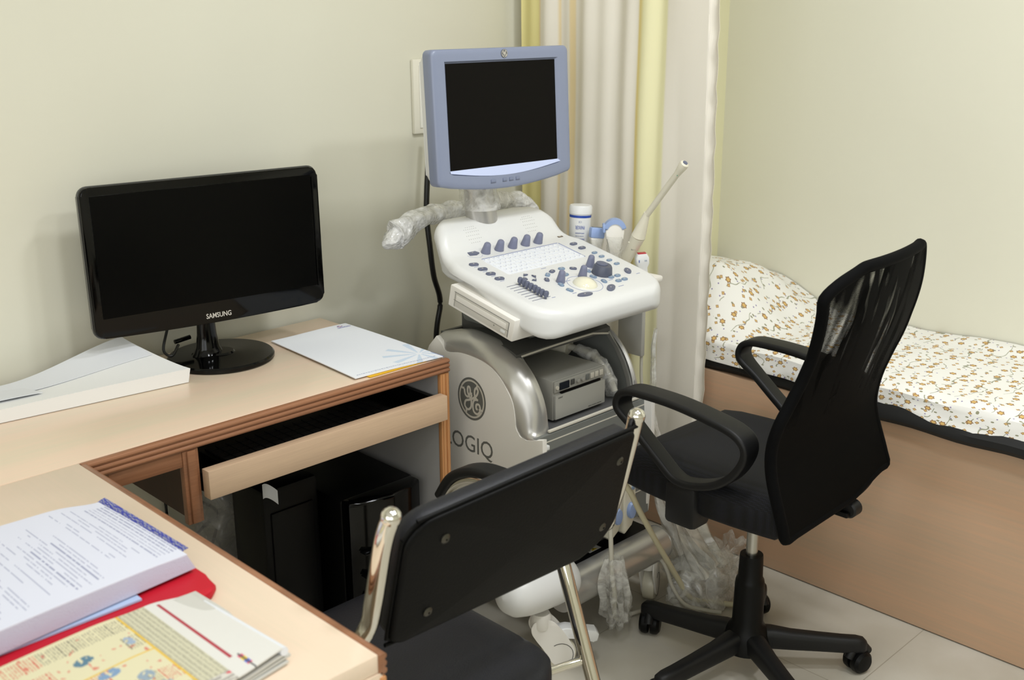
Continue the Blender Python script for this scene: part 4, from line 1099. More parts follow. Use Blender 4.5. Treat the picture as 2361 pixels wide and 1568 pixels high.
FORK = [(p.x, p.y) for p in spline([(-.062, .118), (-.052, .142), (-.015, .145), (.012, .120), (.036, .082), (.050, .048), (.036, .018), (.012, .012), (-.010, .026), (-.030, .062), (-.050, .092)], 5, True)]
def caster(x, y, rz, pedal=True):
    T_ = Matrix.Translation((x, y, 0)) @ Matrix.Rotation(rz, 4, 'Z')
    c = thing  # local builder
    bm = lathe(B(), [(.010, -.017), (.040, -.016), (.043, -.011), (.043, .011), (.040, .016), (.010, .017)], T_ @ Matrix.Translation((.012, 0, .0435)) @ Matrix.Rotation(PI / 2, 4, 'X'), 40)
    cs = part('caster', bm, M['cream'], us)
    bm = prism(B(), FORK, lambda a, b: T_ @ Vector((a, -.021, b)), lambda a, b: T_ @ Vector((a, -.0165, b)), .0015)
    part('fork', bm, M['white_warm'], cs)
    bm = prism(B(), FORK, lambda a, b: T_ @ Vector((a, .0165, b)), lambda a, b: T_ @ Vector((a, .021, b)), .0015)
    part('fork', bm, M['white_warm'], cs)
    bm = B(); lathe(bm, [(.024, .118), (.026, .126), (.026, .150), (.022, .158)], T_ @ Matrix.Translation((-.034, 0, 0)), 24); part('fork_crown', bm, M['white_warm'], cs)
    if pedal:
        bm = prism(B(), [(-.01, .112), (.03, .116), (.07, .106), (.105, .100), (.112, .090), (.108, .072), (.095, .068), (.06, .086), (.0, .088)], lambda a, b: T_ @ Vector((a, -.017, b)), lambda a, b: T_ @ Vector((a, .017, b)), .003)
        part('brake_pedal', bm, M['white'], cs)
    bm = B(); arcband(bm, T_ @ Matrix.Translation((.012, -.0212, .0435)) @ Matrix.Rotation(PI / 2, 4, 'X'), .033, .0012, -120, 120, .0006); part('wheel_line', bm, M['black'], cs)
caster(1.785, 1.662, -.62); caster(2.215, 1.70, .5, True); caster(1.84, 2.22, .3, False); caster(2.19, 2.22, .3, False)
# probe sockets with plugged connectors on the front
for cx_, cz_, w_ in ((2.066, .318, .050), (2.122, .318, .052)):
    bm = prism(B(), [(-w_ / 2, .085), (w_ / 2, .085), (w_ / 2, -.035), (w_ / 2 - .012, -.062), (-w_ / 2 + .01, -.080), (-w_ / 2, -.070)], lambda a, b: Vector((cx_ + a, 1.702, cz_ + b)), lambda a, b: Vector((cx_ + a, 1.748, cz_ + b)), .008)
    cn = part('probe_connector', bm, M['cream'], us)
    bm = lathe(B(), [(.022, 0), (.024, .006), (.021, .012), (.010, .013)], along((cx_, 1.703, cz_ - .012), (cx_, 1.69, cz_ - .012)), 28, .62, 1.0); part('locking_dial', bm, M['probeblue'], cn)
    bm = lathe(B(), [(.007, 0), (.006, .004)], along((cx_ + .01, 1.703, cz_ + .05), (cx_ + .01, 1.69, cz_ + .05)), 16); part('indicator', bm, M['key2'], cn)
# probe holder rail and hanging plate on the right
bm = B(); box(bm, 2.262, 2.36, 1.80, 2.13, .875, .893, .006, T=Matrix.Translation((0, 0, 0))); part('probe_holder', bm, M['white_warm'], us)
bm = B(); box(bm, 2.288, 2.304, 1.812, 1.898, .672, .80, .004); part('cable_plate', bm, mat('plate_grey', C(168, 166, 158), .5), us)
bm = B(); box(bm, 2.255, 2.30, 1.86, 1.94, .79, .875, .006); part('holder_bracket', bm, M['white_warm'], us)
# bubble-wrapped rear handle
hp = [(1.822, 2.285, 1.016), (1.855, 2.285, 1.028), (1.905, 2.285, 1.046), (1.97, 2.29, 1.053), (2.05, 2.29, 1.052), (2.13, 2.29, 1.052), (2.20, 2.29, 1.056), (2.26, 2.29, 1.052), (2.32, 2.285, 1.028), (2.34, 2.28, 1.00)]
bm = tube(B(), hp, .013); hd = part('rear_handle', bm, M['white_warm'], us)
bm = tube(B(), [hp[0]] + hp + [hp[-1]], lambda t: .027 + .013 * (1 - sm(t / .36)) - .004 * sm((t - .8) / .2) if .01 < t < .99 else .02, 56, 18, jitter=.010, jf=30); part('bubble_wrap', bm, M['bubble'], hd, smooth=70)
bm = tube(B(), [(1.835, 2.28, 1.000), (1.812, 2.285, 1.006), (1.798, 2.29, 1.016)], lambda t: .020 + .010 * math.sin(t * PI), 32, 8, jitter=.012, jf=34); part('bubble_wrap', bm, M['bubble'], hd, smooth=70)

# ---------- printer in the opening
pr = thing('thermal_printer', 'small grey printer sitting on the shelf inside the ultrasound machine', 'printer', (2.0, 1.9, .590))
bm = B(); box(bm, 1.905, 2.098, 1.785, 2.06, .596, .702, .003); part('case', bm, M['prn'], pr)
bm = B(); box(bm, 1.907, 2.096, 1.776, 1.787, .600, .664, .002); part('paper_door', bm, mat('printer_door', C(166, 164, 156), .5), pr)
bm = B(); box(bm, 1.906, 2.097, 1.779, 1.787, .671, .700, .002); cp = part('control_strip', bm, M['prn'], pr)
bm = B(); box(bm, 1.930, 2.078, 1.777, 1.786, .6655, .6705); part('paper_slot', bm, M['black'], pr)
bm = B(); box(bm, 1.9225, 1.9575, 1.7765, 1.7795, .676, .695); o = part('display_window', bm, M['satin'], cp)
bm = B(); box(bm, 1.964, 1.978, 1.7765, 1.7795, .680, .694, .001); part('printer_button', bm, M['dgrey'], cp)
for x in (1.990, 2.008): part('printer_dial', lathe(B(), [(.0058, 0), (.0052, .006), (.003, .0068)], along((x, 1.7795, .686), (x, 1.77, .686)), 16), M['prn'], cp)
for x in (2.028, 2.046, 2.063, 2.081): bm = B(); box(bm, x - .0065, x + .0065, 1.7765, 1.7795, .679, .694, .001); part('printer_button', bm, M['ink_light'] if x > 2.03 else M['mgrey'], cp)
part('power_button', lathe(B(), [(.0055, 0), (.005, .004)], along((1.914, 1.7795, .684), (1.914, 1.77, .684)), 16), M['ink_light'], cp)
part('maker_lettering', textfit('SONY', .017, .004, frame((1.924, 1.7755, .657), (1, 0, 0), (0, 0, 1)), .0004), M['ink'], pr)
part('model_lettering', textfit('VIDEO GRAPHIC PRINTER', .052, .0028, frame((2.055, 1.7755, .606), (1, 0, 0), (0, 0, 1)), .0004), M['ink'], pr)
for x in (1.925, 2.08):
    for y in (1.81, 2.03): part('foot', lathe(B(), [(.008, 0), (.008, .0065)], Matrix.Translation((x, y, .590)), 12), M['black'], pr)
# wrapped lead beside the printer
wl = thing('wrapped_transducer', 'cream transducer with a film-wrapped lead lying beside the printer in the machine', 'transducer', (2.13, 1.9, .70))
bm = tube(B(), [(2.045, 2.13, .722), (2.085, 2.06, .722), (2.12, 1.99, .716), (2.135, 1.94, .708)], lambda t: .016 + .013 * math.sin(t * PI * .8), 20, 8); part('body', bm, M['cream'], wl)
bm = lathe(B(), [(.022, 0), (.024, .012), (.021, .026)], Matrix.Translation((2.10, 2.03, .735)), 24); part('blue_collar', bm, M['key'], wl)
bm = tube(B(), [(2.135, 1.94, .708), (2.143, 1.90, .706), (2.150, 1.86, .692), (2.156, 1.82, .655), (2.158, 1.795, .61)], .009, 12, 8); part('lead', bm, M['cable_w'], wl)
bm = tube(B(), [(2.140, 1.92, .706), (2.143, 1.88, .698), (2.148, 1.84, .676), (2.152, 1.81, .64), (2.152, 1.80, .60)], lambda t: .014 + .007 * math.sin(t * PI), 22, 8, jitter=.008, jf=40); part('film_wrap', bm, M['film'], wl, smooth=70)

# ---------- things standing in the probe holder
gb = thing('gel_bottle', 'white ultrasound gel bottle standing upside down with a blue stripe, right of the console', 'bottle', (2.305, 2.075, .893))
TG = Matrix.Translation((2.300, 2.06, .885)) @ Matrix.Rotation(math.radians(3), 4, 'Y')
bm = lathe(B(), [(.012, .022), (.026, .027), (.0295, .034), (.0305, .06), (.0305, .15), (.0305, .153), (.0325, .154), (.0325, .172), (.030, .177), (.012, .178)], TG, 40); body = part('body', bm, M['white'], gb)
bm = lathe(B(), [(.0308, .1435), (.0308, .1505)], TG, 40, cap=False); part('blue_band', bm, M['ink_blue'], gb)
bm = lathe(B(), [(.011, .0), (.013, .003), (.013, .02), (.010, .0235)], TG, 24); part('blue_cap', bm, M['ink_blue'], gb)
def curvetext(s, w, h, z, mm, name, az=-138):
    # wrapped on the bottle, upside down
    bm = textfit(s, w, h, Matrix.Identity(4), .0004)
    for v in bm.verts:
        a2 = math.radians(az) - v.co.x / .0309     # flipped left-right and top-bottom = turned by 180 degrees
        rr_ = .0309 + v.co.z
        v.co = TG @ Vector((rr_ * math.cos(a2), rr_ * math.sin(a2), z - v.co.y))
    return part(name, bm, mm, gb)
curvetext('CE', .009, .005, .133, M['ink_slate'], 'certification_mark')
curvetext('PARKER', .026, .010, .117, M['ink_blue'], 'maker_lettering')
curvetext('HYPOALLERGENIC', .026, .003, .101, M['ink_blue'], 'label_text')
curvetext('WATER SOLUBLE', .024, .003, .093, M['ink_slate'], 'label_text')
curvetext('TRANSMISSION', .030, .0045, .084, M['ink_blue'], 'label_text')
curvetext('ULTRASOUND', .028, .0045, .076, M['ink_blue'], 'label_text')

lp = thing('linear_probe', 'short ultrasound probe with a flat pale blue head beside the gel bottle', 'ultrasound probe', (2.30, 1.98, .893))
TLp = Matrix.Translation((2.298, 2.000, .900)) @ Matrix.Rotation(math.radians(8), 4, 'Y') @ Matrix.Rotation(math.radians(-30), 4, 'Z')
bm = prism(B(), [(-.012, 0), (.012, 0), (.014, .045), (.019, .072), (.019, .078), (-.019, .078), (-.019, .072), (-.014, .045)], lambda a, b: TLp @ Vector((a, -.010, b)), lambda a, b: TLp @ Vector((a, .010, b)), .004); part('handle', bm, M['white_warm'], lp)
bm = B(); box(bm, -.021, .021, -.0125, .0125, .076, .106, .005, T=TLp); hd_ = part('head', bm, M['probeblue'], lp)
bm = B(); box(bm, -.016, .016, -.006, .006, .1055, .1075, .001, T=TLp); part('lens', bm, M['mgrey'], hd_)
part('film_sleeve', wrap(TLp @ Vector((0, 0, .005)), TLp @ Vector((0, 0, .075)), .018, .021, .004, 8, 28, 14), M['film'], lp, smooth=70)

cp_ = thing('convex_probe', 'ultrasound probe with a curved pale blue head wrapped in film below', 'ultrasound probe', (2.31, 1.93, .893))
TCp = Matrix.Translation((2.322, 1.945, .910)) @ Matrix.Rotation(math.radians(-45), 4, 'Z')
def arcpts(r, a0, a1, n, cx=0, cz=0): return [(cx + r * math.cos(math.radians(lerp(a0, a1, k / n))), cz + r * math.sin(math.radians(lerp(a0, a1, k / n)))) for k in range(n + 1)]
bm = prism(B(), [(-.010, 0), (.010, 0), (.012, .045), (.024, .070), (.026, .092)] + arcpts(.026, 20, 160, 8, 0, .088) + [(-.026, .092), (-.024, .070), (-.012, .045)], lambda a, b: TCp @ Vector((a, -.011, b)), lambda a, b: TCp @ Vector((a, .011, b)), .003); part('handle', bm, M['white_warm'], cp_)
bm = prism(B(), arcpts(.032, 12, 168, 16, 0, .094) + arcpts(.021, 168, 12, 16, 0, .091), lambda a, b: TCp @ Vector((a, -.0135, b)), lambda a, b: TCp @ Vector((a, .0135, b)), .003); part('head', bm, M['probeblue'], cp_)
bm = B(); box(bm, -.034, -.026, -.014, .014, .088, .112, .003, T=TCp); part('side_grip', bm, M['probeblue'], cp_)
part('film_sleeve', wrap(TCp @ Vector((0, 0, .0)), TCp @ Vector((0, 0, .078)), .018, .024, .006, 12, 30, 16), M['film'], cp_, smooth=70)

ep = thing('endocavity_probe', 'long thin cream ultrasound probe slanting up to the right in front of the curtain', 'ultrasound probe', (2.31, 1.9, .893))
E0 = Vector((2.315, 1.915, .90)); E1 = Vector((2.312, 1.872, .965)); E2 = Vector((2.310, 1.852, 1.000)); E3 = Vector((2.308, 1.826, 1.060)); E4 = Vector((2.303, 1.702, 1.212))
bm = tube(B(), [E0, E0.lerp(E1, .5), E1, E2], lambda t: .0175 - .003 * math.sin(t * PI) + .002 * t, 24, 8); part('handle', bm, M['cream'], ep)
bm = lathe(B(), [(.0185, 0), (.0195, .002), (.0185, .006), (.017, .02), (.013, .045), (.0095, .068), (.0085, .075)], along(E2, E3), 28); part('cone', bm, M['cream'], ep)
dd = (E4 - E3).length
bm = lathe(B(), [(.0085, -.006), (.0085, dd * .80), (.0105, dd * .88), (.0125, dd * .95), (.0115, dd * .995), (.008, dd * 1.01)], along(E3, E4), 28); part('shaft', bm, M['cream'], ep)
bm = lathe(B(), [(.007, dd * 1.008), (.0065, dd * 1.018), (.003, dd * 1.022)], along(E3, E4), 16); part('dark_lens', bm, M['key'], ep)
bm = lathe(B(), [(0, -.004), (.005, -.002), (.006, 0), (.005, .002), (0, .004)], Matrix.Translation(E1 + Vector((-.012, .0, .018))), 16); part('marker_bump', bm, M['cream'], ep)
bm = B(); arcband(bm, frame(E1 + Vector((-.014, -.011, .012)), (.69, -.72, 0), (0, .25, .97)), .0035, .0012, 0, 360, .0005); part('badge_ring', bm, M['ink'], ep)
part('probe_lettering', textfit('E8C', .012, .004, frame(E1 + Vector((-.012, -.013, .000)), (.69, -.72, 0), (0, .25, .97)), .0004), M['ink'], ep)
bm = lathe(B(), [(.0012, 0), (.0012, .001)], along(E4 + Vector((-.006, .018, -.032)), E4 + Vector((-.02, .01, -.03))), 8); part('green_dot', bm, mat('green_mark', C(70, 150, 120), .5), ep)

rp = thing('sector_probe', 'small cream ultrasound probe with a red square lens, rightmost in the holder', 'ultrasound probe', (2.32, 1.84, .893))
TR = Matrix.Translation((2.318, 1.838, .876)) @ Matrix.Rotation(math.radians(-40), 4, 'Z') @ Matrix.Rotation(math.radians(-4), 4, 'Y')
bm = B(); rings = []
for z_, wx_, wy_ in ((.0, .013, .010), (.02, .014, .011), (.04, .0135, .0105), (.052, .0185, .013), (.068, .0185, .0135), (.079, .013, .011)):
    rings.append([bm.verts.new(TR @ Vector((x, y, z_))) for x, y in rrect(wx_ * 2, wy_ * 2, .006)])
for i in range(5):
    for k in range(len(rings[0])): m_ = len(rings[0]); bm.faces.new((rings[i][k], rings[i][(k + 1) % m_], rings[i + 1][(k + 1) % m_], rings[i + 1][k]))
bm.faces.new(rings[0][::-1]); bm.faces.new(rings[-1]); part('body', bm, M['white'], rp)
bm = B(); box(bm, -.0115, .0115, -.0095, .0095, .078, .081, .0012, T=TR); part('red_lens', bm, M['red'], rp)
bm = B(); box(bm, -.011, -.009, -.0142, -.0135, .057, .064, T=TR); part('marker', bm, M['ink_blue'], rp)
part('probe_lettering', textfit('3S', .007, .004, TR @ frame((.008, -.0138, .061), (1, 0, 0), (0, 0, 1)), .0004), M['key2'], rp)

# ---------- cables and plastic beside the machine
solo('probe_cable', tube(B(), [(2.31, 1.85, .80), (2.307, 1.835, .765), (2.305, 1.825, .68), (2.305, 1.822, .60), (2.31, 1.81, .50), (2.315, 1.795, .42), (2.31, 1.78, .33)], .0045), M['cable_w'], 'thin grey-white cable hanging from the probe holder plate', 'cable')
solo('probe_cable', tube(B(), [(1.93, 1.635, .43), (1.915, 1.60, .39), (1.922, 1.598, .30), (1.930, 1.60, .23), (1.942, 1.60, .17), (1.967, 1.62, .11), (2.00, 1.645, .06), (2.045, 1.665, .022), (2.09, 1.675, .012), (2.15, 1.66, .012)], .006), M['cable_w'], 'white cable hanging in front of the silver foot bar into a plastic sleeve', 'cable')
solo('probe_cable', tube(B(), [(1.985, 1.66, .50), (1.972, 1.62, .478), (1.995, 1.60, .43), (2.025, 1.60, .38), (2.07, 1.60, .31), (2.12, 1.60, .235), (2.165, 1.60, .17), (2.21, 1.60, .105), (2.26, 1.59, .03), (2.31, 1.55, .012), (2.34, 1.50, .012)], .0075), M['cable_y'], 'thick cream cable curving down to the floor between machine and office chair', 'cable')
solo('probe_cable', tube(B(), [(2.19, 1.69, .19), (2.19, 1.63, .14), (2.20, 1.61, .08), (2.22, 1.58, .03), (2.26, 1.54, .013), (2.28, 1.50, .013)], .0055), M['cable_w'], 'grey-white cable lying under the plastic film behind the office chair caster', 'cable')
def crumple(path, rfun, seed, seg=56, n=16, amp=.02, flat=None):
    P = spline(path, n); bm = B(); V = []
    for i, p in enumerate(P):
        t = i / (len(P) - 1); tn = (P[min(i + 1, len(P) - 1)] - P[max(i - 1, 0)]).normalized(); s = tn.cross(Vector((.7, -.7, .2))).normalized(); u = s.cross(tn).normalized(); r = rfun(t); row = []
        for k in range(seg):
            an = 2 * PI * k / seg; fold = 1 + .16 * math.sin(an * 7 + seed + t * 3) + .10 * math.sin(an * 13 + t * 5)
            co = p + (s * math.cos(an) + u * math.sin(an) * (flat or 1)) * r * fold
            q = Vector((co.x * 11, co.y * 11, co.z * 6)) + Vector((seed, seed, 0)); nn = Vector((noise.noise(q), noise.noise(q + Vector((5, 1, 2))), noise.noise(q + Vector((1, 8, 3))))) + .22 * Vector((noise.noise(q * 3.4), noise.noise(q * 3 + Vector((5, 1, 2))), noise.noise(q * 3 + Vector((1, 8, 3)))))
            co += nn * amp; co.z = max(co.z, .004 + .004 * abs(nn.x)); row.append(bm.verts.new(co))
        V.append(row)
    for i in range(len(V) - 1):
        for k in range(seg): bm.faces.new((V[i][k], V[i][(k + 1) % seg], V[i + 1][(k + 1) % seg], V[i + 1][k]))
    return bm
pf = thing('plastic_film_heap', 'crumpled clear plastic film draped from the machine to the floor behind the office chair', 'plastic film', (2.35, 1.72, 0))
part('hanging_film', crumple([(2.29, 1.80, .56), (2.30, 1.78, .44), (2.33, 1.74, .31), (2.36, 1.69, .17), (2.36, 1.62, .06)], lambda t: .036 + .085 * t ** 1.1, 2, amp=.026, flat=.55), M['film2'], pf, smooth=70)
part('floor_film', crumple([(2.25, 1.66, .06), (2.32, 1.60, .055), (2.40, 1.59, .06), (2.47, 1.61, .07), (2.51, 1.62, .07)], lambda t: .065 + .022 * math.sin(t * 6), 7, amp=.034, flat=.75), M['film'], pf, smooth=70)
part('upper_film', crumple([(2.33, 1.80, .74), (2.325, 1.80, .64), (2.32, 1.79, .54), (2.315, 1.785, .44)], lambda t: .010 + .016 * t, 11, 24, 10, amp=.014, flat=.5), M['film'], pf, smooth=70)
ps_ = crumple([(1.940, 1.604, .275), (1.945, 1.605, .21), (1.962, 1.61, .14), (1.990, 1.632, .085), (2.02, 1.655, .05), (2.055, 1.675, .035)], lambda t: .022 + .020 * math.sin(min(1, t * 1.4) * PI * .8), 5, 36, 10, amp=.016)
solo('plastic_sleeve', ps_, M['film'], 'crinkled clear plastic sleeve around the white cable in front of the foot bar', 'plastic sleeve', smooth=70)

# ------------------------------------------------------------------ mesh office chair
oc = thing('office_chair', 'black mesh-backed office chair with loop armrests on a five-star caster base', 'office chair', (2.114, 1.315, 0))
HXc, HYc = 2.114, 1.315
bm = lathe(B(), [(.060, .068), (.058, .09), (.050, .118), (.038, .14), (.036, .245), (.034, .255), (.030, .262), (.0285, .318), (.0275, .322)], Matrix.Translation((HXc, HYc, 0)), 36); part('column_cover', bm, M['black'], oc)
bm = lathe(B(), [(.0145, .30), (.0145, .475)], Matrix.Translation((HXc, HYc, 0)), 28); part('gas_lift', bm, M['steel'], oc)
LR = .275
for k, ang in enumerate((98, 26, -46, -118, 170)):
    a_ = math.radians(ang); T_ = Matrix.Translation((HXc, HYc, 0)) @ Matrix.Rotation(a_, 4, 'Z')
    bm = B(); rings = []
    for r, zt_, h_, w_ in ((.02, .124, .060, .052), (.06, .122, .056, .050), (.11, .112, .050, .044), (.18, .104, .046, .040), (.24, .098, .044, .038), (.272, .096, .044, .038), (.290, .092, .040, .032), (.298, .084, .028, .018)):
        rings.append([bm.verts.new(T_ @ Vector((r, x, zt_ - h_ / 2 + z))) for x, z in rrect(w_, h_, min(w_, h_) * .36)])
    for i in range(len(rings) - 1):
        for q in range(len(rings[0])): m_ = len(rings[0]); bm.faces.new((rings[i][q], rings[i][(q + 1) % m_], rings[i + 1][(q + 1) % m_], rings[i + 1][q]))
    bm.faces.new(rings[0][::-1]); bm.faces.new(rings[-1])
    lg = part('base_leg', bm, M['black_soft'], oc, smooth=50)
    turn = (.5, 1.2, -.3, .8, 2.2)[k]
    TC_ = T_ @ Matrix.Translation((LR, 0, 0)) @ Matrix.Rotation(turn - a_, 4, 'Z')
    bm = lathe(B(), [(.006, .04), (.006, .066)], T_ @ Matrix.Translation((LR, 0, 0)), 10)
    cs = part('caster', bm, M['black'], lg)
    for sy in (-1, 1):
        bm = lathe(B(), [(.020, .002), (.0285, .004), (.030, .010), (.029, .020), (.022, .027), (.008, .029)], TC_ @ Matrix.Translation((.006, 0, .030)) @ Matrix.Rotation(PI / 2 * sy, 4, 'X'), 28)
        part('caster_wheel', bm, M['gloss'] if False else M['black'], lg)
    bm = tube(B(), [TC_ @ Vector((-.024, 0, .042)), TC_ @ Vector((-.010, 0, .063)), TC_ @ Vector((.018, 0, .065)), TC_ @ Vector((.038, 0, .046))], .012, 12, 6, up=(.3, .4, 1)); part('caster_hood', bm, M['black_soft'], lg)
# mechanism under the seat
bm = B(); box(bm, 2.04, 2.20, 1.22, 1.42, .452, .486, .008); mc = part('tilt_mechanism', bm, M['black'], oc)
bm = B(); box(bm, 1.93, 2.33, 1.365, 1.43, .462, .480, .006); part('arm_bracket', bm, M['black_soft'], mc)
part('height_lever', tube(B(), [(2.20, 1.30, .468), (2.30, 1.26, .466), (2.37, 1.22, .47)], lambda t: .005 + .004 * sm((t - .7) / .2), 10, 6), M['black'], mc)
part('tension_knob', lathe(B(), [(.022, 0), (.024, .01), (.024, .028), (.018, .034)], Matrix.Translation((2.13, 1.385, .415)), 20), M['black'], mc)
# seat cushion
def seatpt(u, v, top=True):
    x = lerp(-1, 1, u); y = lerp(-1, 1, v)
    # rounded square mapping
    X_ = x * (1 - .10 * y * y * abs(x) ** 3); Y_ = y * (1 - .12 * x * x * abs(y) ** 3)
    e = max(0, 1 - max(abs(x), abs(y)) ** 6)
    return X_, Y_, e
bm = B(); n = 26; tops = []; bots = []
for i in range(n + 1):
    rt_, rb_ = [], []
    for j in range(n + 1):
        X_, Y_, e = seatpt(i / n, j / n)
        px_ = 2.126 + .238 * X_ * (1 - .04 * max(0, Y_)); py_ = 1.350 + .247 * Y_
        zt_ = .556 + .036 * e ** .6 + .006 * (X_ ** 2) - .012 * max(0, Y_ - .6) / .4 - .010 * max(0, -Y_ - .7)
        zb_ = .506 - .022 * e ** .4
        if i in (0, n) or j in (0, n): zt_ -= .006
        rt_.append(bm.verts.new((px_, py_, zt_))); rb_.append(bm.verts.new((px_, py_, zb_)))
    tops.append(rt_); bots.append(rb_)
for i in range(n):
    for j in range(n):
        bm.faces.new((tops[i][j], tops[i + 1][j], tops[i + 1][j + 1], tops[i][j + 1])); bm.faces.new((bots[i][j], bots[i][j + 1], bots[i + 1][j + 1], bots[i + 1][j]))
for i in range(n):
    for j in (0, n): bm.faces.new((tops[i][j], tops[i + 1][j], bots[i + 1][j], bots[i][j]))
    for j in (0, n): bm.faces.new((tops[j][i], tops[j][i + 1], bots[j][i + 1], bots[j][i]))
part('seat', bm, M['seatcloth'], oc, smooth=70)
# armrest loops
def armloop(x, pts, name='armrest'):
    pts = [(1.375 + (y - 1.385) * .88, .662 + (z - .655) * .86) for y, z in pts]
    P = spline([(x, y, z) for y, z in pts], 8, closed=True); n_ = len(P); bm = B()
    def sec(t):
        i = t
        # wide and flat on top, slimmer below
        k = sm((P[min(int(t * (n_ - 1)), n_ - 1)].z - .66) / .06)
        return rrect(lerp(.034, .052, k), lerp(.024, .022, k), .009)
    # sideways axis must be X: up vector follows the loop plane
    rings = []
    for i, p in enumerate(P):
        t = (P[(i + 1) % n_] - P[i - 1]).normalized(); s_ = Vector((1, 0, 0)); u_ = s_.cross(t).normalized()
        k = sm((p.z - .66) / .06)
        rings.append([bm.verts.new(p + s_ * a + u_ * b) for a, b in rrect(lerp(.046, .060, k), lerp(.019, .018, k), .007)])
    m_ = len(rings[0])
    for i in range(n_):
        for q in range(m_): bm.faces.new((rings[i][q], rings[i][(q + 1) % m_], rings[(i + 1) % n_][(q + 1) % m_], rings[(i + 1) % n_][q]))
    return part(name, bm, M['black_soft'], oc, smooth=50)
NA = [(1.578, .700), (1.576, .738), (1.548, .757), (1.50, .762), (1.40, .760), (1.30, .748), (1.222, .732), (1.188, .708), (1.186, .670), (1.215, .618), (1.265, .576), (1.33, .552), (1.390, .552), (1.445, .590), (1.525, .655)]
armloop(1.890, NA); armloop(2.392, [(y + .005, z + .008) for y, z in NA])
for x0, x1 in ((1.872, 1.94), (2.31, 2.408)):
    bm = B(); box(bm, x0, x1, 1.320, 1.405, .462, .566, .012); part('armrest_mount', bm, M['black_soft'], oc)
# net back: outline measured as left and right edge at each height
LZ = [.512, .574, .632, .696, .748, .787, .814, .872, .923, .989, 1.05, 1.077, 1.092]
LXs = [1.902, 1.884, 1.873, 1.868, 1.866, 1.874, 1.889, 1.911, 1.916, 1.902, 1.886, 1.892, 1.925]
RZ = [.512, .555, .598, .679, .73, .79, .845, .899, .989, 1.035, 1.080, 1.104]
RXs = [2.345, 2.340, 2.329, 2.305, 2.283, 2.270, 2.284, 2.303, 2.296, 2.288, 2.272, 2.258]
def prof(z): 
    ys_ = [1.098, 1.105, 1.135, 1.10, 1.055, 1.03]; return interp(z, [.45, .55, .70, .85, 1.0, 1.15], ys_)
def profs(z): return sum(prof(z + d) for d in (-.04, -.02, 0, .02, .04)) / 5
def backpt(u, v, off=0):
    zl = lerp(.512, 1.094, v); zr = lerp(.552 if u > .5 else .53, 1.106, v)
    zb = .512 + .012 * u + .03 * sm((u - .55) / .45); zt_ = 1.052 + .048 * (1 - (1 - min(1, u / .26)) ** 2) + .006 * u
    z = lerp(zb, zt_, v)
    x = lerp(interp(z, LZ, LXs), interp(z, RZ, RXs), u)
    cv = .018 * (1 - (2 * u - 1) ** 2) * sm((z - .6) / .3)
    y = profs(z) - cv + off
    return Vector((x, y, z))
bm = B(); grid(bm, 40, 60, lambda u, v: backpt(u, v, -.008)); part('net_rear_layer', bm, M['net'], oc, smooth=80)
bm = B(); grid(bm, 40, 60, lambda u, v: backpt(u, v, .012)); part('net_front_layer', bm, M['net'], oc, smooth=80)
edge = [backpt(0, k / 20, .002) for k in range(0, 20)] + [backpt(k / 14, 1, .002) for k in range(0, 14)] + [backpt(1, 1 - k / 20, .002) for k in range(0, 20)] + [backpt(1 - k / 14, 0, .002) for k in range(0, 14)]
bm = tube(B(), edge, .0125, 12, 3, up=(0, 1, 0), closed=True); part('back_frame', bm, mat('frame_sleeve', C(4, 4, 5), .8, spec=.1), oc, smooth=70)
bm = shell(B(), 12, 16, lambda u, v: backpt(lerp(.10, .90, u), lerp(.03, .50 - .10 * abs(2 * u - 1), v), .0), (0, .004, 0)); part('back_support', bm, M['black'], oc)
bm = B(); box(bm, 2.17, 2.235, 1.105, 1.30, .466, .480, .004); box(bm, 2.17, 2.235, 1.126, 1.140, .466, .57, .005); part('back_bracket', bm, M['black'], oc)
part('bracket_knob', lathe(B(), [(.016, -.018), (.020, -.014), (.020, .014), (.016, .018)], along((2.2, 1.112, .482), (2.3, 1.112, .482)), 20), M['black_soft'], oc)

# ------------------------------------------------------------------ visitor chair with chrome tubes
vc = thing('visitor_chair', 'black leatherette visitor chair with chrome tube frame, its back toward the viewer', 'chair', (1.15, 1.35, 0))
BL, BR, TLc, TRc = Vector((.905, 1.205, .668)), Vector((1.428, 1.205, .668)), Vector((.905, 1.148, .888)), Vector((1.420, 1.148, .895))
nb = (BR - BL).cross(TLc - BL).normalized()        # points toward the viewer or away
if nb.y > 0: nb = -nb
def bout(n=6):
    pts = []; w_, h_ = 1.0, 1.0
    for cx_, cy_, a0, rx, ry in ((.965, .93, 0, .035, .07), (.10, .80, 90, .10, .20), (.045, .09, 180, .045, .09), (.80, .20, 270, .20, .20)):
        for k in range(n + 1):
            t = math.radians(a0 + 90 * k / n); pts.append((cx_ + rx * math.cos(t), cy_ + ry * math.sin(t)))
    return pts
def bp(u, v, off=0):
    p = (BL.lerp(BR, u)).lerp(TLc.lerp(TRc, u), v); cv = .022 * (1 - (2 * u - 1) ** 2)
    return p + nb * (cv * 1.0 + off) + Vector((0, 0, .010 * math.sin(PI * u) * (1 if v > .5 else -.3)))
O_ = bout()
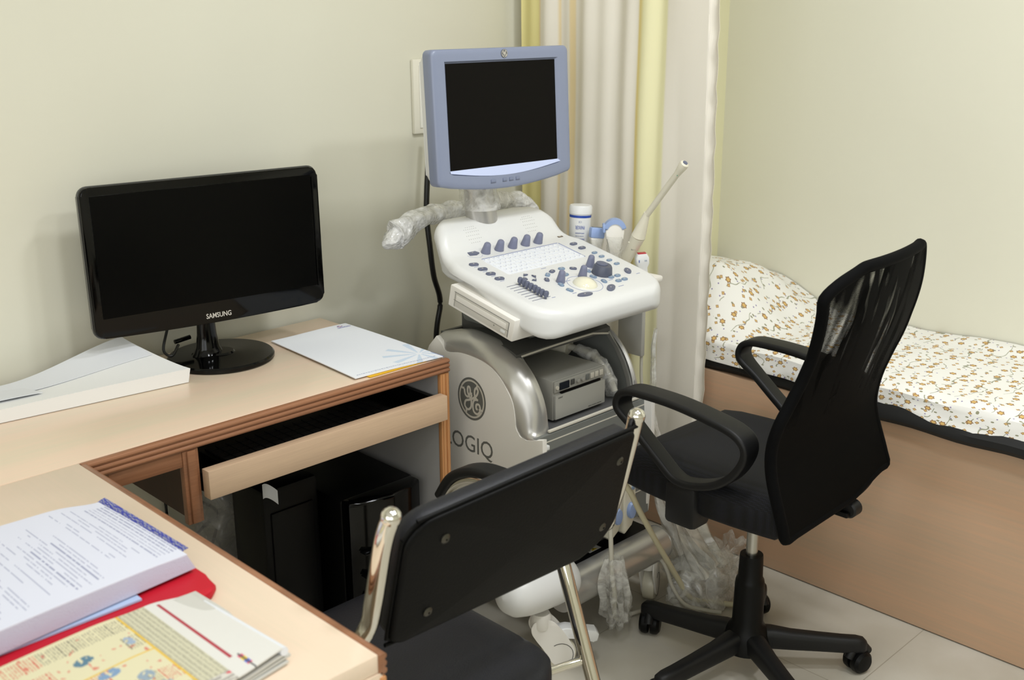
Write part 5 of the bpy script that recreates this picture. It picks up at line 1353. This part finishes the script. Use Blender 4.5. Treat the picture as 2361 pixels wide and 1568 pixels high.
def slab(o0, o1, ins, name, m, bev):
    bm = B()
    c = (.5, .5)
    q = [(c[0] + (x - .5) * ins, c[1] + (y - .5) * ins) for x, y in O_]
    NR = 8; layers = []
    for off, sc in ((o0, .97), (o0 + (o1 - o0) * .15, .995), (o0 + (o1 - o0) * .5, 1.0), (o0 + (o1 - o0) * .85, .995), (o1, .97)):
        layers.append([bm.verts.new(bp(.5 + (x - .5) * sc, .5 + (y - .5) * (sc - (1 - sc) * .8), off)) for x, y in q])
    N_ = len(q)
    for i in range(4):
        for k in range(N_): bm.faces.new((layers[i][k], layers[i][(k + 1) % N_], layers[i + 1][(k + 1) % N_], layers[i + 1][k]))
    # caps as fans of concentric rings so that they follow the curve
    for L_, off in ((layers[0], o0), (layers[-1], o1)):
        prev = L_
        for s in (.75, .5, .25):
            ring = [bm.verts.new(bp(.5 + (x - .5) * .97 * s, .5 + (y - .5) * .95 * s, off)) for x, y in q]
            for k in range(N_): bm.faces.new((prev[k], prev[(k + 1) % N_], ring[(k + 1) % N_], ring[k]))
            prev = ring
        cvt = bm.verts.new(bp(.5, .5, off))
        for k in range(N_): bm.faces.new((prev[k], prev[(k + 1) % N_], cvt))
    return part(name, bm, m, vc, smooth=60)
back = slab(.012, .020, 1.0, 'backrest_shell', M['leather'], 0)
slab(-.026, .012, .985, 'backrest_cushion', M['leather_seat'], 0)
pip = [bp(x, y, .010) for x, y in O_]
part('backrest_piping', tube(B(), pip, .0035, 8, 2, up=(0, 1, .2), closed=True), M['leather'], back)
for u, v in ((.135, .80), (.115, .22), (.925, .78), (.905, .20)):
    p = bp(u, v, .019); part('bolt', lathe(B(), [(.0085, 0), (.0085, .002), (.0055, .0045), (.0022, .0048), (.002, .002)], along(p, p + nb), 20), M['bolt'], back)
# tubes: uprights, arm frames, legs
def vtube(pts, r=.0145, n=8): return tube(B(), pts, r, 20, n, up=(.3, .3, 1))
for sx, X0, X1 in ((-1, .878, .838), (1, 1.436, 1.452)):
    up_ = [(X0 + (.006 if sx < 0 else -.002), 1.143, .905 if sx > 0 else .900), (X0, 1.155, .86), (X0 - .002, 1.18, .76), (X0 - .003 * sx * 0, 1.20, .705), (lerp(X0, X1, .5), 1.215, .672), (X1, 1.26, .655), (X1, 1.33, .652)]
    bm = vtube(up_); top = Vector(up_[0])
    u1 = part('back_upright', bm, M['chrome'], vc, smooth=60)
    bm = lathe(B(), [(.0145, -.004), (.0155, .002), (.0150, .009), (.0115, .0145), (.005, .0175), (.0, .018)], along(top, top + Vector((0, -.05, .12))), 24); part('end_cap', bm, M['chrome'], u1, smooth=80)
    arm = [(X1, 1.31, .652), (X1, 1.40, .655), (X1, 1.52, .654), (X1, 1.60, .640), (X1, 1.665, .59), (X1, 1.69, .50), (X1, 1.70, .30), (X1, 1.70, .015)]
    part('front_leg', vtube(arm), M['chrome'], vc, smooth=60)
    rl = [(X1 - .012 * sx, 1.352, .640), (X1 - .022 * sx, 1.31, .561), (X1 - .026 * sx, 1.225, .342), (X1 - .028 * sx, 1.092, .012)]
    part('rear_leg', vtube(rl), M['chrome'], vc, smooth=60)
    pad = spline([(X1, 1.40, .672), (X1, 1.50, .676), (X1, 1.575, .668), (X1, 1.64, .636), (X1, 1.682, .58)], 8)
    bm = sweep(B(), pad, lambda t: rrect(.052, .022, .010), up=(0, 0, 1)); part('armrest_pad', bm, M['black_soft'], vc, smooth=60)
    part('seat_bar', vtube([(X1 - .028 * sx, 1.245, .375), (X1 - .08 * sx, 1.262, .374), (X1 - .20 * sx, 1.29, .374)], .0085), M['chrome'], vc, smooth=60)
    for y_ in (1.092, 1.70): part('foot_pad', lathe(B(), [(.017, 0), (.017, .014)], Matrix.Translation((X1 - (.028 * sx if y_ < 1.2 else 0), y_, 0)), 16), M['black'], vc)
def vseat(u, v):
    x = lerp(-1, 1, u); y = lerp(-1, 1, v); X_ = x * (1 - .14 * y ** 6 * x * x); Y_ = y * (1 - .14 * x ** 6 * y * y)
    return X_, Y_
bm = B(); n = 30; tops = []; bots = []
for i in range(n + 1):
    rt_, rb_ = [], []
    for j in range(n + 1):
        X_, Y_ = vseat(i / n, j / n); e = max(0, 1 - max(abs(lerp(-1, 1, i / n)), abs(lerp(-1, 1, j / n))) ** 5)
        px_ = 1.118 + .236 * X_; py_ = 1.455 + .252 * Y_
        zt_ = .412 + .028 * e ** .55 - .014 * max(0, Y_ - .5)
        # stitched seams running across and from the middle of the rear edge
        for d in (abs(Y_ + .52) - .0, abs(abs(X_) - .62)):
            zt_ -= .004 * math.exp(-(d / .03) ** 2) * (e > .05)
        rt_.append(bm.verts.new((px_, py_, zt_))); rb_.append(bm.verts.new((px_, py_, .385)))
    tops.append(rt_); bots.append(rb_)
for i in range(n):
    for j in range(n):
        bm.faces.new((tops[i][j], tops[i + 1][j], tops[i + 1][j + 1], tops[i][j + 1])); bm.faces.new((bots[i][j], bots[i][j + 1], bots[i + 1][j + 1], bots[i + 1][j]))
for i in range(n):
    for j in (0, n): bm.faces.new((tops[i][j], tops[i + 1][j], bots[i + 1][j], bots[i][j])); bm.faces.new((tops[j][i], tops[j][i + 1], bots[j][i + 1], bots[j][i]))
st = part('seat', bm, M['leather_seat'], vc, smooth=60)
